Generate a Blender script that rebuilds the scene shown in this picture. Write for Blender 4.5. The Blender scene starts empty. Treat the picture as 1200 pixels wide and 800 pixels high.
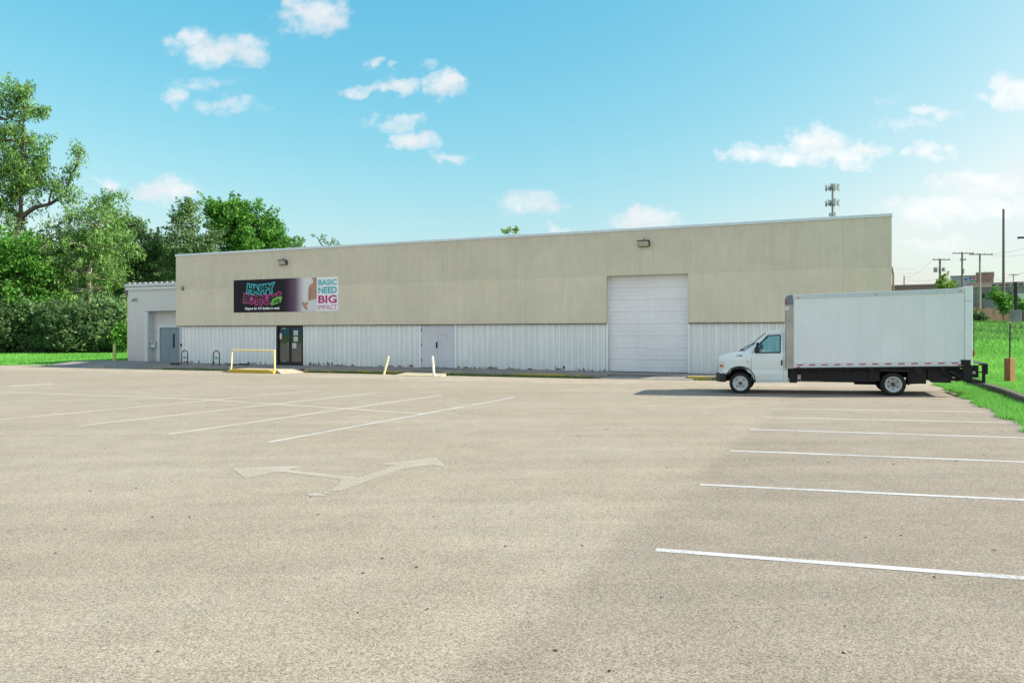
import bpy, bmesh, math, random
import numpy as np
from mathutils import Vector, Matrix
random.seed(7); RNG = np.random.default_rng(7)
PI = math.pi
SC = bpy.context.scene
COL = SC.collection

# ------------------------------------------------------------------ camera
F = 933.0; CAMH = 1.78
cd = bpy.data.cameras.new('camera'); cam = bpy.data.objects.new('camera', cd); COL.objects.link(cam)
cd.sensor_fit = 'HORIZONTAL'; cd.sensor_width = 36.0; cd.lens = 36.0 * F / 1200.0
cd.shift_y = -8.0 / 1200.0
cd.clip_start = 0.1; cd.clip_end = 6000.0
cam.location = (0, 0, CAMH); cam.rotation_euler = (PI / 2, 0, 0)
SC.camera = cam

# ------------------------------------------------------------------ exposure
vs = SC.view_settings
vs.view_transform = 'Standard'; vs.look = 'None'; vs.gamma = 1.0; vs.use_curve_mapping = False
vs.exposure = 1.35

# ------------------------------------------------------------------ sun
SUNV = Vector((1.5, -0.2, 1.0)).normalized()
sl = bpy.data.lights.new('sun', 'SUN'); sl.energy = 4.1; sl.angle = math.radians(0.5); sl.color = (1.0, 0.93, 0.80)
so = bpy.data.objects.new('sun', sl); COL.objects.link(so)
so.rotation_euler = SUNV.to_track_quat('Z', 'Y').to_euler(); so.location = (40, -10, 40)

# ------------------------------------------------------------------ node helpers
class NT:
    def __init__(s, tree): s.t = tree; s.n = tree.nodes; s.l = tree.links
    def add(s, ty, **kw):
        nd = s.n.new(ty)
        for k, v in kw.items(): setattr(nd, k, v)
        return nd
    def put(s, sock, v):
        if v is None: return
        if isinstance(v, bpy.types.NodeSocket): s.l.new(v, sock)
        elif isinstance(v, (tuple, list)) and sock.type == 'RGBA' and len(v) == 3: sock.default_value = (*v, 1)
        else: sock.default_value = v
    def m(s, op, a, b=None, c=None, clamp=False):
        nd = s.add('ShaderNodeMath', operation=op); nd.use_clamp = clamp
        s.put(nd.inputs[0], a); s.put(nd.inputs[1], b); s.put(nd.inputs[2], c); return nd.outputs[0]
    def vm(s, op, a, b=None):
        nd = s.add('ShaderNodeVectorMath', operation=op); s.put(nd.inputs[0], a); s.put(nd.inputs[1], b)
        return nd.outputs['Value'] if op in ('LENGTH', 'DOT_PRODUCT') else nd.outputs[0]
    def mix(s, f, a, b, mode='MIX'):
        nd = s.add('ShaderNodeMix', data_type='RGBA', blend_type=mode)
        s.put(nd.inputs['Factor'], f); s.put(nd.inputs['A'], a) if False else None
        s.put(nd.inputs[0], f); s.put(nd.inputs[6], a); s.put(nd.inputs[7], b); return nd.outputs[2]
    def noise(s, vec, scale, detail=3.0, rough=0.55, dist=0.0):
        nd = s.add('ShaderNodeTexNoise'); s.put(nd.inputs['Vector'], vec); nd.inputs['Scale'].default_value = scale
        nd.inputs['Detail'].default_value = detail; nd.inputs['Roughness'].default_value = rough
        nd.inputs['Distortion'].default_value = dist; return nd.outputs['Fac']
    def ramp(s, f, lo, hi, a=0.0, b=1.0, smooth=True):
        nd = s.add('ShaderNodeMapRange'); nd.interpolation_type = 'SMOOTHSTEP' if smooth else 'LINEAR'
        s.put(nd.inputs[0], f); nd.inputs[1].default_value = lo; nd.inputs[2].default_value = hi
        nd.inputs[3].default_value = a; nd.inputs[4].default_value = b; return nd.outputs[0]
    def scale(s, vec, xyz):
        nd = s.add('ShaderNodeMapping'); s.put(nd.inputs[0], vec); nd.inputs['Scale'].default_value = xyz; return nd.outputs[0]
    def sep(s, vec):
        nd = s.add('ShaderNodeSeparateXYZ'); s.put(nd.inputs[0], vec); return nd.outputs
    def comb(s, x, y, z):
        nd = s.add('ShaderNodeCombineXYZ'); s.put(nd.inputs[0], x); s.put(nd.inputs[1], y); s.put(nd.inputs[2], z); return nd.outputs[0]

# ------------------------------------------------------------------ world: Nishita sky with small fair-weather clouds (fixed in world directions)
W = bpy.data.worlds.new('World'); SC.world = W; W.use_nodes = True
w = NT(W.node_tree); w.n.clear()
sky = w.add('ShaderNodeTexSky', sky_type='NISHITA'); sky.sun_disc = False
sky.sun_elevation = math.asin(SUNV.z); sky.sun_rotation = math.atan2(SUNV.x, SUNV.y)
sky.altitude = 200; sky.air_density = 1.0; sky.dust_density = 3.0; sky.ozone_density = 1.0
sr, sg, sb = w.sep(sky.outputs[0])
def tone_(ch, a, g_, t_, cap=1.15): return w.m('DIVIDE', w.m('MINIMUM', w.m('MULTIPLY', w.m('POWER', w.m('MULTIPLY', ch, 0.2295 * t_), g_), a), cap), 0.2295)
skyc = w.comb(tone_(sr, 1.93, 1.89, 0.86, 0.82), tone_(sg, 0.964, 0.77, 1.05, 0.93), tone_(sb, 0.91, 0.42, 1.0, 1.0))
dirv = w.add('ShaderNodeTexCoord').outputs['Generated']
dx, dy, dz = w.sep(dirv)
dyc = w.m('MAXIMUM', dy, 0.05)
U = w.m('DIVIDE', dx, dyc); V = w.m('DIVIDE', dz, dyc)
P0 = w.comb(U, V, 0.0)
wn = w.add('ShaderNodeTexNoise'); w.put(wn.inputs['Vector'], P0); wn.inputs['Scale'].default_value = 22; wn.inputs['Detail'].default_value = 4
warp = w.vm('MULTIPLY', w.vm('SUBTRACT', wn.outputs['Color'], (0.5, 0.5, 0.5)), (0.075, 0.038, 0.0))
wn2 = w.add('ShaderNodeTexNoise'); w.put(wn2.inputs['Vector'], w.vm('ADD', P0, (3.1, 1.7, 0.0))); wn2.inputs['Scale'].default_value = 75; wn2.inputs['Detail'].default_value = 5
warp = w.vm('ADD', warp, w.vm('MULTIPLY', w.vm('SUBTRACT', wn2.outputs['Color'], (0.5, 0.5, 0.5)), (0.030, 0.018, 0.0)))
PW = w.vm('ADD', P0, warp)
CL = [(372,20,44,26,1),(352,8,22,16,.8),(262,60,56,19,1),(228,48,36,12,.8),(290,68,30,14,.9),(212,115,19,13,.75),(272,122,38,11,.55),(240,98,40,8,.35),(430,75,11,8,.7),(461,80,10,7,.6),
      (505,75,11,6,.5),(425,105,26,8,.7),(470,103,30,12,.95),(520,100,23,17,1),(465,146,40,9,.75),(482,167,30,15,1),(525,182,24,7,.7),
      (197,224,46,15,1),(122,217,19,10,.8),(627,239,42,15,.85),(655,266,20,9,.75),(754,258,48,15,1),(880,179,38,12,.85),(962,170,54,20,1),
      (1000,178,38,16,1),(925,180,40,11,.9),(990,192,30,10,.8),(1086,179,27,14,1),(1092,131,30,10,.7),(1060,146,38,8,.4),(1190,112,38,24,1),(1155,214,62,17,.9),
      (1112,243,80,19,.85),(1180,246,50,14,.8),(1095,284,62,11,.6),(1040,120,16,8,.3),(955,145,10,5,.3)]
field = None; vert = None
for (cx, cy, rx, ry, op) in CL:
    c = ((cx - 600) / F, (392 - cy) / F, 0.0)
    q = w.vm('MULTIPLY', w.vm('SUBTRACT', PW, c), (F / (rx * 1.12), F / (ry * 1.12), 0.0))
    d2 = w.vm('DOT_PRODUCT', q, q)
    v = w.m('MULTIPLY', w.m('SUBTRACT', 1.0, d2), op)
    field = v if field is None else w.m('MAXIMUM', field, v)
fb = w.noise(w.scale(P0, (1, 1.5, 1)), 42, 7, 0.58)
fb2 = w.noise(w.scale(P0, (1, 1.5, 1)), 16, 3, 0.5)
dens = w.m('ADD', field, w.m('MULTIPLY', w.m('SUBTRACT', fb, 0.50), 1.7))
dens = w.ramp(dens, -0.15, 1.25)
dens = w.m('MULTIPLY', dens, w.ramp(field, -0.45, 0.45))
dens = w.m('MULTIPLY', dens, w.m('GREATER_THAN', dy, 0.06))
back = w.ramp(w.noise(w.scale(dirv, (1, 1, 2.2)), 2.6, 5, 0.6), 0.44, 0.60)  # unseen bright clouds added behind the camera to lift the ambient light
back = w.m('MULTIPLY', back, w.m('MULTIPLY', w.m('LESS_THAN', dy, 0.0), w.ramp(dz, 0.02, 0.12)))
cshade = w.ramp(fb2, 0.3, 0.7)
cloudc = w.mix(cshade, (3.55, 3.75, 3.9), (4.15, 4.2, 4.25))
cloudc = w.mix(w.ramp(U, -0.05, 0.45), cloudc, w.mix(cshade, (4.15, 4.25, 4.3), (4.6, 4.6, 4.6)))
final = w.mix(w.m('MULTIPLY', dens, 0.93), skyc, cloudc)
final = w.mix(back, final, (6.1, 6.0, 6.1))
bg = w.add('ShaderNodeBackground'); w.put(bg.inputs[0], final); bg.inputs[1].default_value = 0.09
wo = w.add('ShaderNodeOutputWorld'); w.l.new(bg.outputs[0], wo.inputs[0])
W.cycles.sampling_method = 'MANUAL'; W.cycles.sample_map_resolution = 512

# ------------------------------------------------------------------ materials
MATS = {}
def material(name):
    m = bpy.data.materials.new(name); m.use_nodes = True
    n = NT(m.node_tree); b = n.n['Principled BSDF']; MATS[name] = m
    return m, n, b
def simple(name, col, rough=0.6, metal=0.0, var=0.12, scale=6.0, bump=0.0, bscale=40.0, stretch=(1,1,1), spec=0.4):
    m, n, b = material(name)
    tc = n.add('ShaderNodeTexCoord').outputs['Object']; v = n.scale(tc, stretch)
    f = n.noise(v, scale, 5, 0.6)
    k = n.ramp(f, 0.25, 0.75, 1 - var, 1 + var, False)
    c = n.vm('MULTIPLY', (col[0], col[1], col[2]), n.comb(k, k, k))
    n.put(b.inputs['Base Color'], c); b.inputs['Metallic'].default_value = metal
    n.put(b.inputs['Roughness'], n.ramp(f, 0.2, 0.8, max(0.03, rough - 0.08), min(1, rough + 0.08)))
    b.inputs['Specular IOR Level'].default_value = spec
    if bump:
        bn = n.add('ShaderNodeBump'); bn.inputs['Strength'].default_value = bump; bn.inputs['Distance'].default_value = 0.01
        n.put(bn.inputs['Height'], n.noise(v, bscale, 4)); n.l.new(bn.outputs[0], b.inputs['Normal'])
    return m

# asphalt: pale aggregate, darker newer lane on the right, cracks
def asphalt():
    m, n, b = material('asphalt')
    p = n.add('ShaderNodeTexCoord').outputs['Object']; X, Y, Z = n.sep(p)
    vo = n.add('ShaderNodeTexVoronoi'); n.put(vo.inputs['Vector'], p); vo.inputs['Scale'].default_value = 105
    vo2 = n.add('ShaderNodeTexVoronoi'); n.put(vo2.inputs['Vector'], p); vo2.inputs['Scale'].default_value = 150
    cell = n.sep(vo.outputs['Color'])[0]; cell2 = n.sep(vo2.outputs['Color'])[1]
    tone = n.m('ADD', n.m('MULTIPLY', cell, 0.70), n.m('MULTIPLY', cell2, 0.30))
    k = n.ramp(tone, 0.1, 0.9, 0.52, 1.48, False)
    pit = n.m('LESS_THAN', n.m('ADD', cell, n.m('MULTIPLY', n.noise(p, 7, 3), 0.30)), 0.155)
    k = n.m('MULTIPLY', k, n.m('SUBTRACT', 1.0, n.m('MULTIPLY', pit, 0.42)))
    spk = n.m('GREATER_THAN', cell2, 0.965)
    k = n.m('ADD', k, n.m('MULTIPLY', spk, 0.22))
    big = n.noise(p, 0.22, 4, 0.6); med = n.noise(p, 1.3, 4, 0.6, 0.3)
    k = n.m('MULTIPLY', k, n.ramp(big, 0.3, 0.7, 0.94, 1.05))
    k = n.m('MULTIPLY', k, n.ramp(med, 0.25, 0.75, 0.94, 1.06))
    # sealed lane boundary
    s = n.m('SUBTRACT', n.m('MULTIPLY', X, 0.913), n.m('MULTIPLY', n.m('SUBTRACT', Y, 5.0), 0.407))
    s = n.m('ADD', s, n.m('MULTIPLY', n.m('SUBTRACT', n.noise(p, 3.5, 6, 0.75), 0.5), 0.9))
    lane = n.m('MULTIPLY', n.ramp(s, -0.14, 0.16), n.ramp(Y, 10.0, 24.0, 1.0, 0.35))
    k = n.m('MULTIPLY', k, n.m('SUBTRACT', 1.0, n.m('MULTIPLY', lane, n.ramp(n.noise(p, 0.8, 3), 0.3, 0.7, 0.10, 0.17))))
    # long worn drag streaks parallel to the building, and hairline cracks
    rot = n.add('ShaderNodeMapping'); n.put(rot.inputs[0], p); rot.inputs['Rotation'].default_value = (0, 0, math.radians(20)); rot.inputs['Scale'].default_value = (0.08, 1.5, 1)
    st = n.noise(rot.outputs[0], 1.0, 5, 0.6)
    k = n.m('MULTIPLY', k, n.ramp(st, 0.3, 0.7, 0.93, 1.06))
    vc = n.add('ShaderNodeTexVoronoi', feature='DISTANCE_TO_EDGE')
    pw = n.vm('ADD', p, n.vm('MULTIPLY', n.add('ShaderNodeTexNoise').outputs['Color'], (1.6, 1.6, 0)))
    n.put(vc.inputs['Vector'], pw); vc.inputs['Scale'].default_value = 0.16
    crack = n.m('MULTIPLY', n.m('LESS_THAN', vc.outputs['Distance'], 0.0022), n.m('MULTIPLY', n.ramp(n.noise(p, 0.35, 2), 0.50, 0.60), n.ramp(Y, 9.0, 16.0)))
    k = n.m('MULTIPLY', k, n.m('SUBTRACT', 1.0, n.m('MULTIPLY', crack, 0.22)))
    oil = n.ramp(n.noise(p, 0.9, 3, 0.5), 0.66, 0.76)
    oil = n.m('MULTIPLY', oil, n.ramp(X, 2.5, 6.0))
    k = n.m('MULTIPLY', k, n.m('SUBTRACT', 1.0, n.m('MULTIPLY', oil, 0.22)))
    vB = n.m('ADD', n.m('MULTIPLY', n.m('SUBTRACT', X, -19.59), 0.4194), n.m('MULTIPLY', n.m('SUBTRACT', Y, 46.40), 0.9078))
    vB = n.m('ADD', vB, n.m('MULTIPLY', n.m('SUBTRACT', n.noise(p, 0.6, 3), 0.5), 0.8))
    k = n.m('MULTIPLY', k, n.ramp(vB, -6.3, -5.4, 1.0, 1.14))
    hue = n.mix(n.ramp(big, 0.35, 0.65), (0.264, 0.229, 0.181), (0.256, 0.227, 0.185))
    hue = n.mix(n.m('MULTIPLY', lane, 0.6), hue, (0.252, 0.217, 0.182))
    grain = n.mix(n.sep(vo2.outputs['Color'])[2], (1.06, 1.0, 0.93), (0.94, 1.0, 1.06))
    pinkish = n.ramp(n.noise(p, 1.7, 5, 0.7), 0.42, 0.66)
    hue = n.mix(n.m('MULTIPLY', pinkish, 0.35), hue, (0.258, 0.216, 0.176))
    c = n.vm('MULTIPLY', n.vm('MULTIPLY', hue, grain), n.comb(k, k, k))
    n.put(b.inputs['Base Color'], c); b.inputs['Roughness'].default_value = 0.9; b.inputs['Specular IOR Level'].default_value = 0.2
    bn = n.add('ShaderNodeBump'); bn.inputs['Strength'].default_value = 0.3; bn.inputs['Distance'].default_value = 0.004
    n.put(bn.inputs['Height'], tone); n.l.new(bn.outputs[0], b.inputs['Normal'])
    return m
M_ASPH = asphalt()

def paint(name, col, keep, sc=30, soft_=0.08, amax=1.0):
    """worn road paint: shows the asphalt through where it has worn off"""
    m, n, b = material(name)
    p = n.add('ShaderNodeTexCoord').outputs['Object']
    f = n.m('ADD', n.m('MULTIPLY', n.noise(p, sc, 5, 0.7), 0.6), n.m('MULTIPLY', n.noise(p, 1.2, 3), 0.4))
    a = n.m('MULTIPLY', n.ramp(f, 1 - keep - soft_, 1 - keep + soft_), amax)
    n.put(b.inputs['Base Color'], (*col, 1)); b.inputs['Roughness'].default_value = 0.75
    tr = n.add('ShaderNodeBsdfTransparent'); mx = n.add('ShaderNodeMixShader')
    n.put(mx.inputs[0], a); n.l.new(tr.outputs[0], mx.inputs[1]); n.l.new(b.outputs[0], mx.inputs[2])
    n.l.new(mx.outputs[0], n.n['Material Output'].inputs[0])
    return m
M_PAINT_NEW = paint('line_paint', (0.49, 0.50, 0.51), 0.60, 42, 0.16, 0.93)
M_PAINT_OLD = paint('line_paint_worn', (0.60, 0.57, 0.51), 0.62, 30, 0.2, 0.8)
M_PAINT_FAINT = paint('arrow_paint_faded', (0.49, 0.455, 0.395), 0.56, 40, 0.30, 0.66)
M_PAINT_GHOST = paint('line_paint_ghost', (0.50, 0.46, 0.40), 0.58, 14, 0.2, 0.6)

def grass_mat(name, a, b_, c_):
    m, n, b = material(name)
    p = n.add('ShaderNodeTexCoord').outputs['Object']
    f = n.noise(p, 0.35, 5, 0.6); g = n.noise(p, 9, 5, 0.7)
    c = n.mix(n.ramp(f, 0.35, 0.65), a, b_); c = n.mix(n.ramp(g, 0.4, 0.75), c, c_)
    c = n.mix(n.m('MULTIPLY', n.ramp(n.noise(p, 0.8, 4, 0.7), 0.58, 0.72), 0.5), c, (0.16, 0.20, 0.07))
    n.put(b.inputs['Base Color'], c); b.inputs['Roughness'].default_value = 0.9; b.inputs['Specular IOR Level'].default_value = 0.15
    bn = n.add('ShaderNodeBump'); bn.inputs['Strength'].default_value = 0.9; bn.inputs['Distance'].default_value = 0.06
    n.put(bn.inputs['Height'], g); n.l.new(bn.outputs[0], b.inputs['Normal'])
    return m
M_LAWN = grass_mat('lawn_soil', (0.055, 0.20, 0.020), (0.075, 0.25, 0.025), (0.045, 0.15, 0.015))
M_GROUND = grass_mat('field_ground', (0.060, 0.150, 0.018), (0.10, 0.19, 0.04), (0.05, 0.12, 0.015))

def leafy(name, dark, light, trans=0.35, rough=0.6):
    """leaves and blades: per-leaf tint attribute, a little light passing through"""
    m, n, b = material(name)
    at = n.add('ShaderNodeAttribute', attribute_name='tint').outputs['Fac']
    c = n.mix(at, dark, light)
    n.put(b.inputs['Base Color'], c); b.inputs['Roughness'].default_value = rough; b.inputs['Specular IOR Level'].default_value = 0.25
    t = n.add('ShaderNodeBsdfTranslucent'); n.put(t.inputs[0], n.mix(0.5, c, light))
    mx = n.add('ShaderNodeMixShader'); mx.inputs[0].default_value = trans
    n.l.new(b.outputs[0], mx.inputs[1]); n.l.new(t.outputs[0], mx.inputs[2]); n.l.new(mx.outputs[0], n.n['Material Output'].inputs[0])
    return m
M_BLADE = leafy('grass_blades', (0.075, 0.28, 0.03), (0.20, 0.50, 0.10), 0.4)
M_BLADE_DRY = leafy('weed_blades', (0.06, 0.15, 0.035), (0.13, 0.24, 0.07), 0.3)
M_LEAF_BRIGHT = leafy('leaf_bright', (0.028, 0.125, 0.015), (0.15, 0.37, 0.055))
M_LEAF_MID = leafy('leaf_mid', (0.050, 0.15, 0.028), (0.24, 0.42, 0.11))
M_LEAF_GREY = leafy('leaf_greygreen', (0.040, 0.11, 0.035), (0.20, 0.33, 0.13))
M_LEAF_DARK = leafy('leaf_dark', (0.025, 0.075, 0.025), (0.13, 0.23, 0.085))
M_LEAF_YEL = leafy('leaf_yellowgreen', (0.08, 0.19, 0.02), (0.24, 0.38, 0.05))
M_BARK = simple('bark', (0.10, 0.082, 0.068), 0.9, var=0.35, scale=3, bump=0.6, bscale=14)
M_BARK_PALE = simple('bark_pale', (0.34, 0.30, 0.25), 0.9, var=0.3, scale=3, bump=0.4, bscale=14)

# stucco panels of the warehouse front
USEAM = [2.39, 6.35, 10.47, 14.69, 19.41, 22.28, 26.18, 29.86, 33.76, 35.93]
def stucco():
    m, n, b = material('stucco_panels')
    p = n.add('ShaderNodeTexCoord').outputs['Object']; X, Y, Z = n.sep(p)
    streak = n.noise(n.scale(p, (1, 1, 0.05)), 2.6, 5, 0.65)
    streak2 = n.noise(n.scale(p, (1, 1, 0.10)), 9.0, 4, 0.7)
    big = n.noise(p, 0.35, 3)
    fine = n.noise(p, 45, 4, 0.7)
    rib = n.noise(n.scale(p, (1, 0.0, 0.015)), 5.5, 2, 0.5)
    upper = n.m('GREATER_THAN', Z, 4.40)
    k = n.ramp(streak, 0.3, 0.72, 0.970, 1.030); k = n.m('MULTIPLY', k, n.ramp(streak2, 0.3, 0.7, 0.965, 1.03))
    k = n.m('MULTIPLY', k, n.ramp(n.noise(p, 1.6, 6, 0.7), 0.3, 0.7, 0.965, 1.03)); k = n.m('MULTIPLY', k, n.ramp(big, 0.3, 0.7, 0.96, 1.04)); k = n.m('MULTIPLY', k, n.ramp(fine, 0.3, 0.7, 0.96, 1.04))
    kr = n.m('ADD', 1.0, n.m('MULTIPLY', n.m('MULTIPLY', n.m('SUBTRACT', rib, 0.5), 0.08), upper))
    k = n.m('MULTIPLY', k, kr)
    k = n.m('MULTIPLY', k, n.m('SUBTRACT', 1.0, n.m('MULTIPLY', upper, 0.045)))
    # dirt running down from the coping
    run = n.m('MULTIPLY', n.ramp(Z, 5.5, 6.35), n.ramp(streak, 0.45, 0.65))
    k = n.m('MULTIPLY', k, n.m('SUBTRACT', 1.0, n.m('MULTIPLY', run, 0.10)))
    base = n.mix(upper, (0.645, 0.580, 0.455), (0.630, 0.568, 0.455))
    c = n.vm('MULTIPLY', base, n.comb(k, k, k))
    line = n.ramp(n.m('ABSOLUTE', n.m('SUBTRACT', Z, 4.40)), 0.008, 0.035, 1.0, 0.0)
    for i, u in enumerate(USEAM):
        l = n.ramp(n.m('ABSOLUTE', n.m('SUBTRACT', X, u)), 0.008, 0.05, 1.0, 0.0)
        line = n.m('MAXIMUM', line, n.m('MULTIPLY', l, 1.0 if i % 2 else 0.75))
    midl = n.m('MULTIPLY', n.ramp(n.m('ABSOLUTE', n.m('SUBTRACT', Z, 5.42)), 0.005, 0.03, 0.5, 0.0), n.ramp(n.noise(p, 0.25, 1), 0.48, 0.55))
    line = n.m('MAXIMUM', line, midl)
    side = n.noise(n.scale(p, (0.3, 1, 0.3)), 1.4, 1)
    c = n.mix(n.m('MULTIPLY', line, n.ramp(side, 0.3, 0.7, 0.05, 0.35)), c, (0.60, 0.57, 0.46))
    c = n.mix(n.m('MULTIPLY', line, n.ramp(side, 0.3, 0.7, 0.22, 0.0)), c, (0.30, 0.28, 0.22))
    n.put(b.inputs['Base Color'], c); b.inputs['Roughness'].default_value = 0.9; b.inputs['Specular IOR Level'].default_value = 0.2
    bn = n.add('ShaderNodeBump'); bn.inputs['Strength'].default_value = 0.35; bn.inputs['Distance'].default_value = 0.01
    n.put(bn.inputs['Height'], n.m('ADD', fine, n.m('MULTIPLY', rib, 0.8))); n.l.new(bn.outputs[0], b.inputs['Normal'])
    return m
M_STUCCO = stucco()

def metal_paint(name, col, rust_z=None, rust=0.0, rough=0.5, ribs=False):
    m, n, b = material(name)
    p = n.add('ShaderNodeTexCoord').outputs['Object']; X, Y, Z = n.sep(p)
    st = n.noise(n.scale(p, (1, 1, 0.08)), 4.0, 5, 0.65); bg_ = n.noise(p, 0.7, 4)
    k = n.m('MULTIPLY', n.ramp(st, 0.3, 0.7, 0.975, 1.02), n.ramp(bg_, 0.3, 0.7, 0.96, 1.03))
    c = n.vm('MULTIPLY', col, n.comb(k, k, k))
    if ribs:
        valley = n.ramp(Y, 0.102, 0.146)  # valleys coloured darker, painted shade as well as grime, so the ribs stand out
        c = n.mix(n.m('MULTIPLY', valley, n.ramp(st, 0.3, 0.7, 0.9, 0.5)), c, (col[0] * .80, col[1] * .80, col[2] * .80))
    if rust_z is not None:
        low = n.ramp(Z, rust_z, rust_z + 0.28, 1.0, 0.0)
        rn = n.ramp(n.m('ADD', n.noise(p, 3.2, 5, 0.7), n.m('MULTIPLY', low, 0.30)), 0.80, 0.86)
        rn = n.m('MULTIPLY', rn, n.m('MULTIPLY', low, rust))
        c = n.mix(rn, c, (0.16, 0.07, 0.035))
        grime = n.m('MULTIPLY', n.ramp(Z, rust_z, rust_z + 0.7, 0.30, 0.0), n.ramp(st, 0.35, 0.65))
        c = n.mix(grime, c, (0.36, 0.40, 0.38))
    n.put(b.inputs['Base Color'], c); b.inputs['Roughness'].default_value = rough; b.inputs['Specular IOR Level'].default_value = 0.35
    return m
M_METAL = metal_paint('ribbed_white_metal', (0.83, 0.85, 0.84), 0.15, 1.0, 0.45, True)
M_GDOOR = metal_paint('garage_door_white', (0.78, 0.77, 0.79), 0.15, 0.0, 0.45)
M_SDOOR = metal_paint('steel_door_grey', (0.60, 0.60, 0.64), 0.15, 0.3, 0.55)
M_BDOOR = metal_paint('steel_door_bluegrey', (0.21, 0.28, 0.32), 0.10, 0.0, 0.45)

def blockwall():
    m, n, b = material('painted_block')
    p = n.add('ShaderNodeTexCoord').outputs['Object']; X, Y, Z = n.sep(p)
    br = n.add('ShaderNodeTexBrick'); n.put(br.inputs['Vector'], n.comb(n.m('ADD', X, Y), Z, 0.0))
    br.inputs['Scale'].default_value = 1.0; br.inputs['Brick Width'].default_value = 0.406; br.inputs['Row Height'].default_value = 0.203
    br.inputs['Mortar Size'].default_value = 0.012; br.inputs['Mortar Smooth'].default_value = 0.4
    n.put(br.inputs['Color1'], (1, 1, 1, 1)); n.put(br.inputs['Color2'], (0.97, 0.97, 0.97, 1)); n.put(br.inputs['Mortar'], (0.88, 0.88, 0.88, 1))
    f = n.noise(p, 1.1, 5, 0.6)
    base = n.mix(n.ramp(n.m('ADD', n.m('MULTIPLY', f, 0.9), n.m('MULTIPLY', Z, 0.22)), 0.75, 1.35), (0.62, 0.57, 0.55), (0.62, 0.63, 0.61))
    c = n.vm('MULTIPLY', base, br.outputs['Color'])
    dirt = n.m('MULTIPLY', n.ramp(Z, 0.0, 0.6, 0.25, 0.0), 1.0)
    c = n.mix(dirt, c, (0.28, 0.26, 0.23))
    n.put(b.inputs['Base Color'], c); b.inputs['Roughness'].default_value = 0.85
    bn = n.add('ShaderNodeBump'); bn.inputs['Strength'].default_value = 0.6; bn.inputs['Distance'].default_value = 0.01
    n.put(bn.inputs['Height'], n.m('ADD', br.outputs['Fac'], n.m('MULTIPLY', n.noise(p, 30, 3), -0.2))); bn.invert = True
    n.l.new(bn.outputs[0], b.inputs['Normal'])
    return m
M_BLOCK = blockwall()

def concrete(name, col, joint=1.5):
    m, n, b = material(name)
    p = n.add('ShaderNodeTexCoord').outputs['Object']; X, Y, Z = n.sep(p)
    f = n.noise(p, 0.9, 5, 0.65); g = n.noise(p, 40, 4, 0.7)
    k = n.m('MULTIPLY', n.ramp(f, 0.3, 0.7, 0.82, 1.12), n.ramp(g, 0.3, 0.7, 0.92, 1.08))
    if joint:
        j = n.m('ABSOLUTE', n.m('SUBTRACT', n.m('FRACT', n.m('DIVIDE', X, joint)), 0.5))
        k = n.m('MULTIPLY', k, n.ramp(j, 0.004, 0.012, 0.55, 1.0))
    n.put(b.inputs['Base Color'], n.vm('MULTIPLY', col, n.comb(k, k, k))); b.inputs['Roughness'].default_value = 0.9; b.inputs['Specular IOR Level'].default_value = 0.2
    return m
M_WALK = concrete('sidewalk_concrete', (0.24, 0.225, 0.21))
M_RAMP = concrete('ramp_concrete', (0.40, 0.35, 0.26), 0)
M_KERB = concrete('kerb_concrete', (0.24, 0.22, 0.18), 2.4)
M_KERB_OLD = concrete('kerb_concrete_dark', (0.12, 0.105, 0.09), 2.4)
def kerb_yellow():
    m, n, b = material('kerb_yellow_worn')
    p = n.add('ShaderNodeTexCoord').outputs['Object']
    f = n.m('ADD', n.m('MULTIPLY', n.noise(p, 0.35, 2), 0.55), n.m('MULTIPLY', n.noise(p, 6, 4, 0.7), 0.45))
    c = n.mix(n.ramp(f, 0.46, 0.58), (0.20, 0.185, 0.16), (0.42, 0.31, 0.06))
    n.put(b.inputs['Base Color'], c); b.inputs['Roughness'].default_value = 0.85
    return m
M_KERBY = kerb_yellow()
M_YEL = simple('yellow_paint', (0.72, 0.60, 0.22), 0.5, var=0.15, scale=8)
M_YELK = simple('yellow_kerb_paint', (0.50, 0.33, 0.045), 0.7, var=0.25, scale=9)
M_YELPALE = simple('yellow_paint_faded', (0.66, 0.60, 0.33), 0.6, var=0.15, scale=7)
M_WHITEPOST = simple('white_paint_chipped', (0.70, 0.66, 0.55), 0.6, var=0.25, scale=14)
M_GREENPOST = simple('yellowgreen_paint', (0.42, 0.50, 0.13), 0.6, var=0.12, scale=9)
M_BLACK = simple('black_metal', (0.018, 0.018, 0.02), 0.45, var=0.3)
M_FRAMEB = simple('dark_door_frame', (0.016, 0.014, 0.014), 0.4, var=0.2)
M_RUBBER = simple('tyre_rubber', (0.020, 0.019, 0.019), 0.85, var=0.25, scale=20)
M_CHASSIS = simple('chassis_black', (0.012, 0.011, 0.012), 0.75, var=0.4, scale=9)
M_TRUCKW = simple('truck_white_paint', (0.72, 0.77, 0.78), 0.25, var=0.02, scale=2, spec=0.5)
M_BOXW = simple('box_white_panel', (0.70, 0.73, 0.76), 0.36, var=0.055, scale=1.6, stretch=(1, 1, 0.5))
M_BOXTRIM = simple('box_trim_grey', (0.54, 0.60, 0.64), 0.4, var=0.06, scale=3)
M_JOINT = simple('box_joint', (0.60, 0.64, 0.67), 0.4, var=0.05)
M_ALU = simple('aluminium_corner', (0.40, 0.36, 0.32), 0.38, metal=0.45, var=0.2, scale=1.5)
M_CAPG = simple('corner_cap_grey', (0.16, 0.19, 0.22), 0.45, var=0.15)
M_RED = simple('reflector_red', (0.42, 0.03, 0.04), 0.4, var=0.1)
M_WTAPE = simple('reflector_white', (0.70, 0.70, 0.70), 0.4, var=0.05)
M_RIM = simple('wheel_rim_white', (0.54, 0.56, 0.57), 0.45, var=0.12, scale=12)
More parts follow.
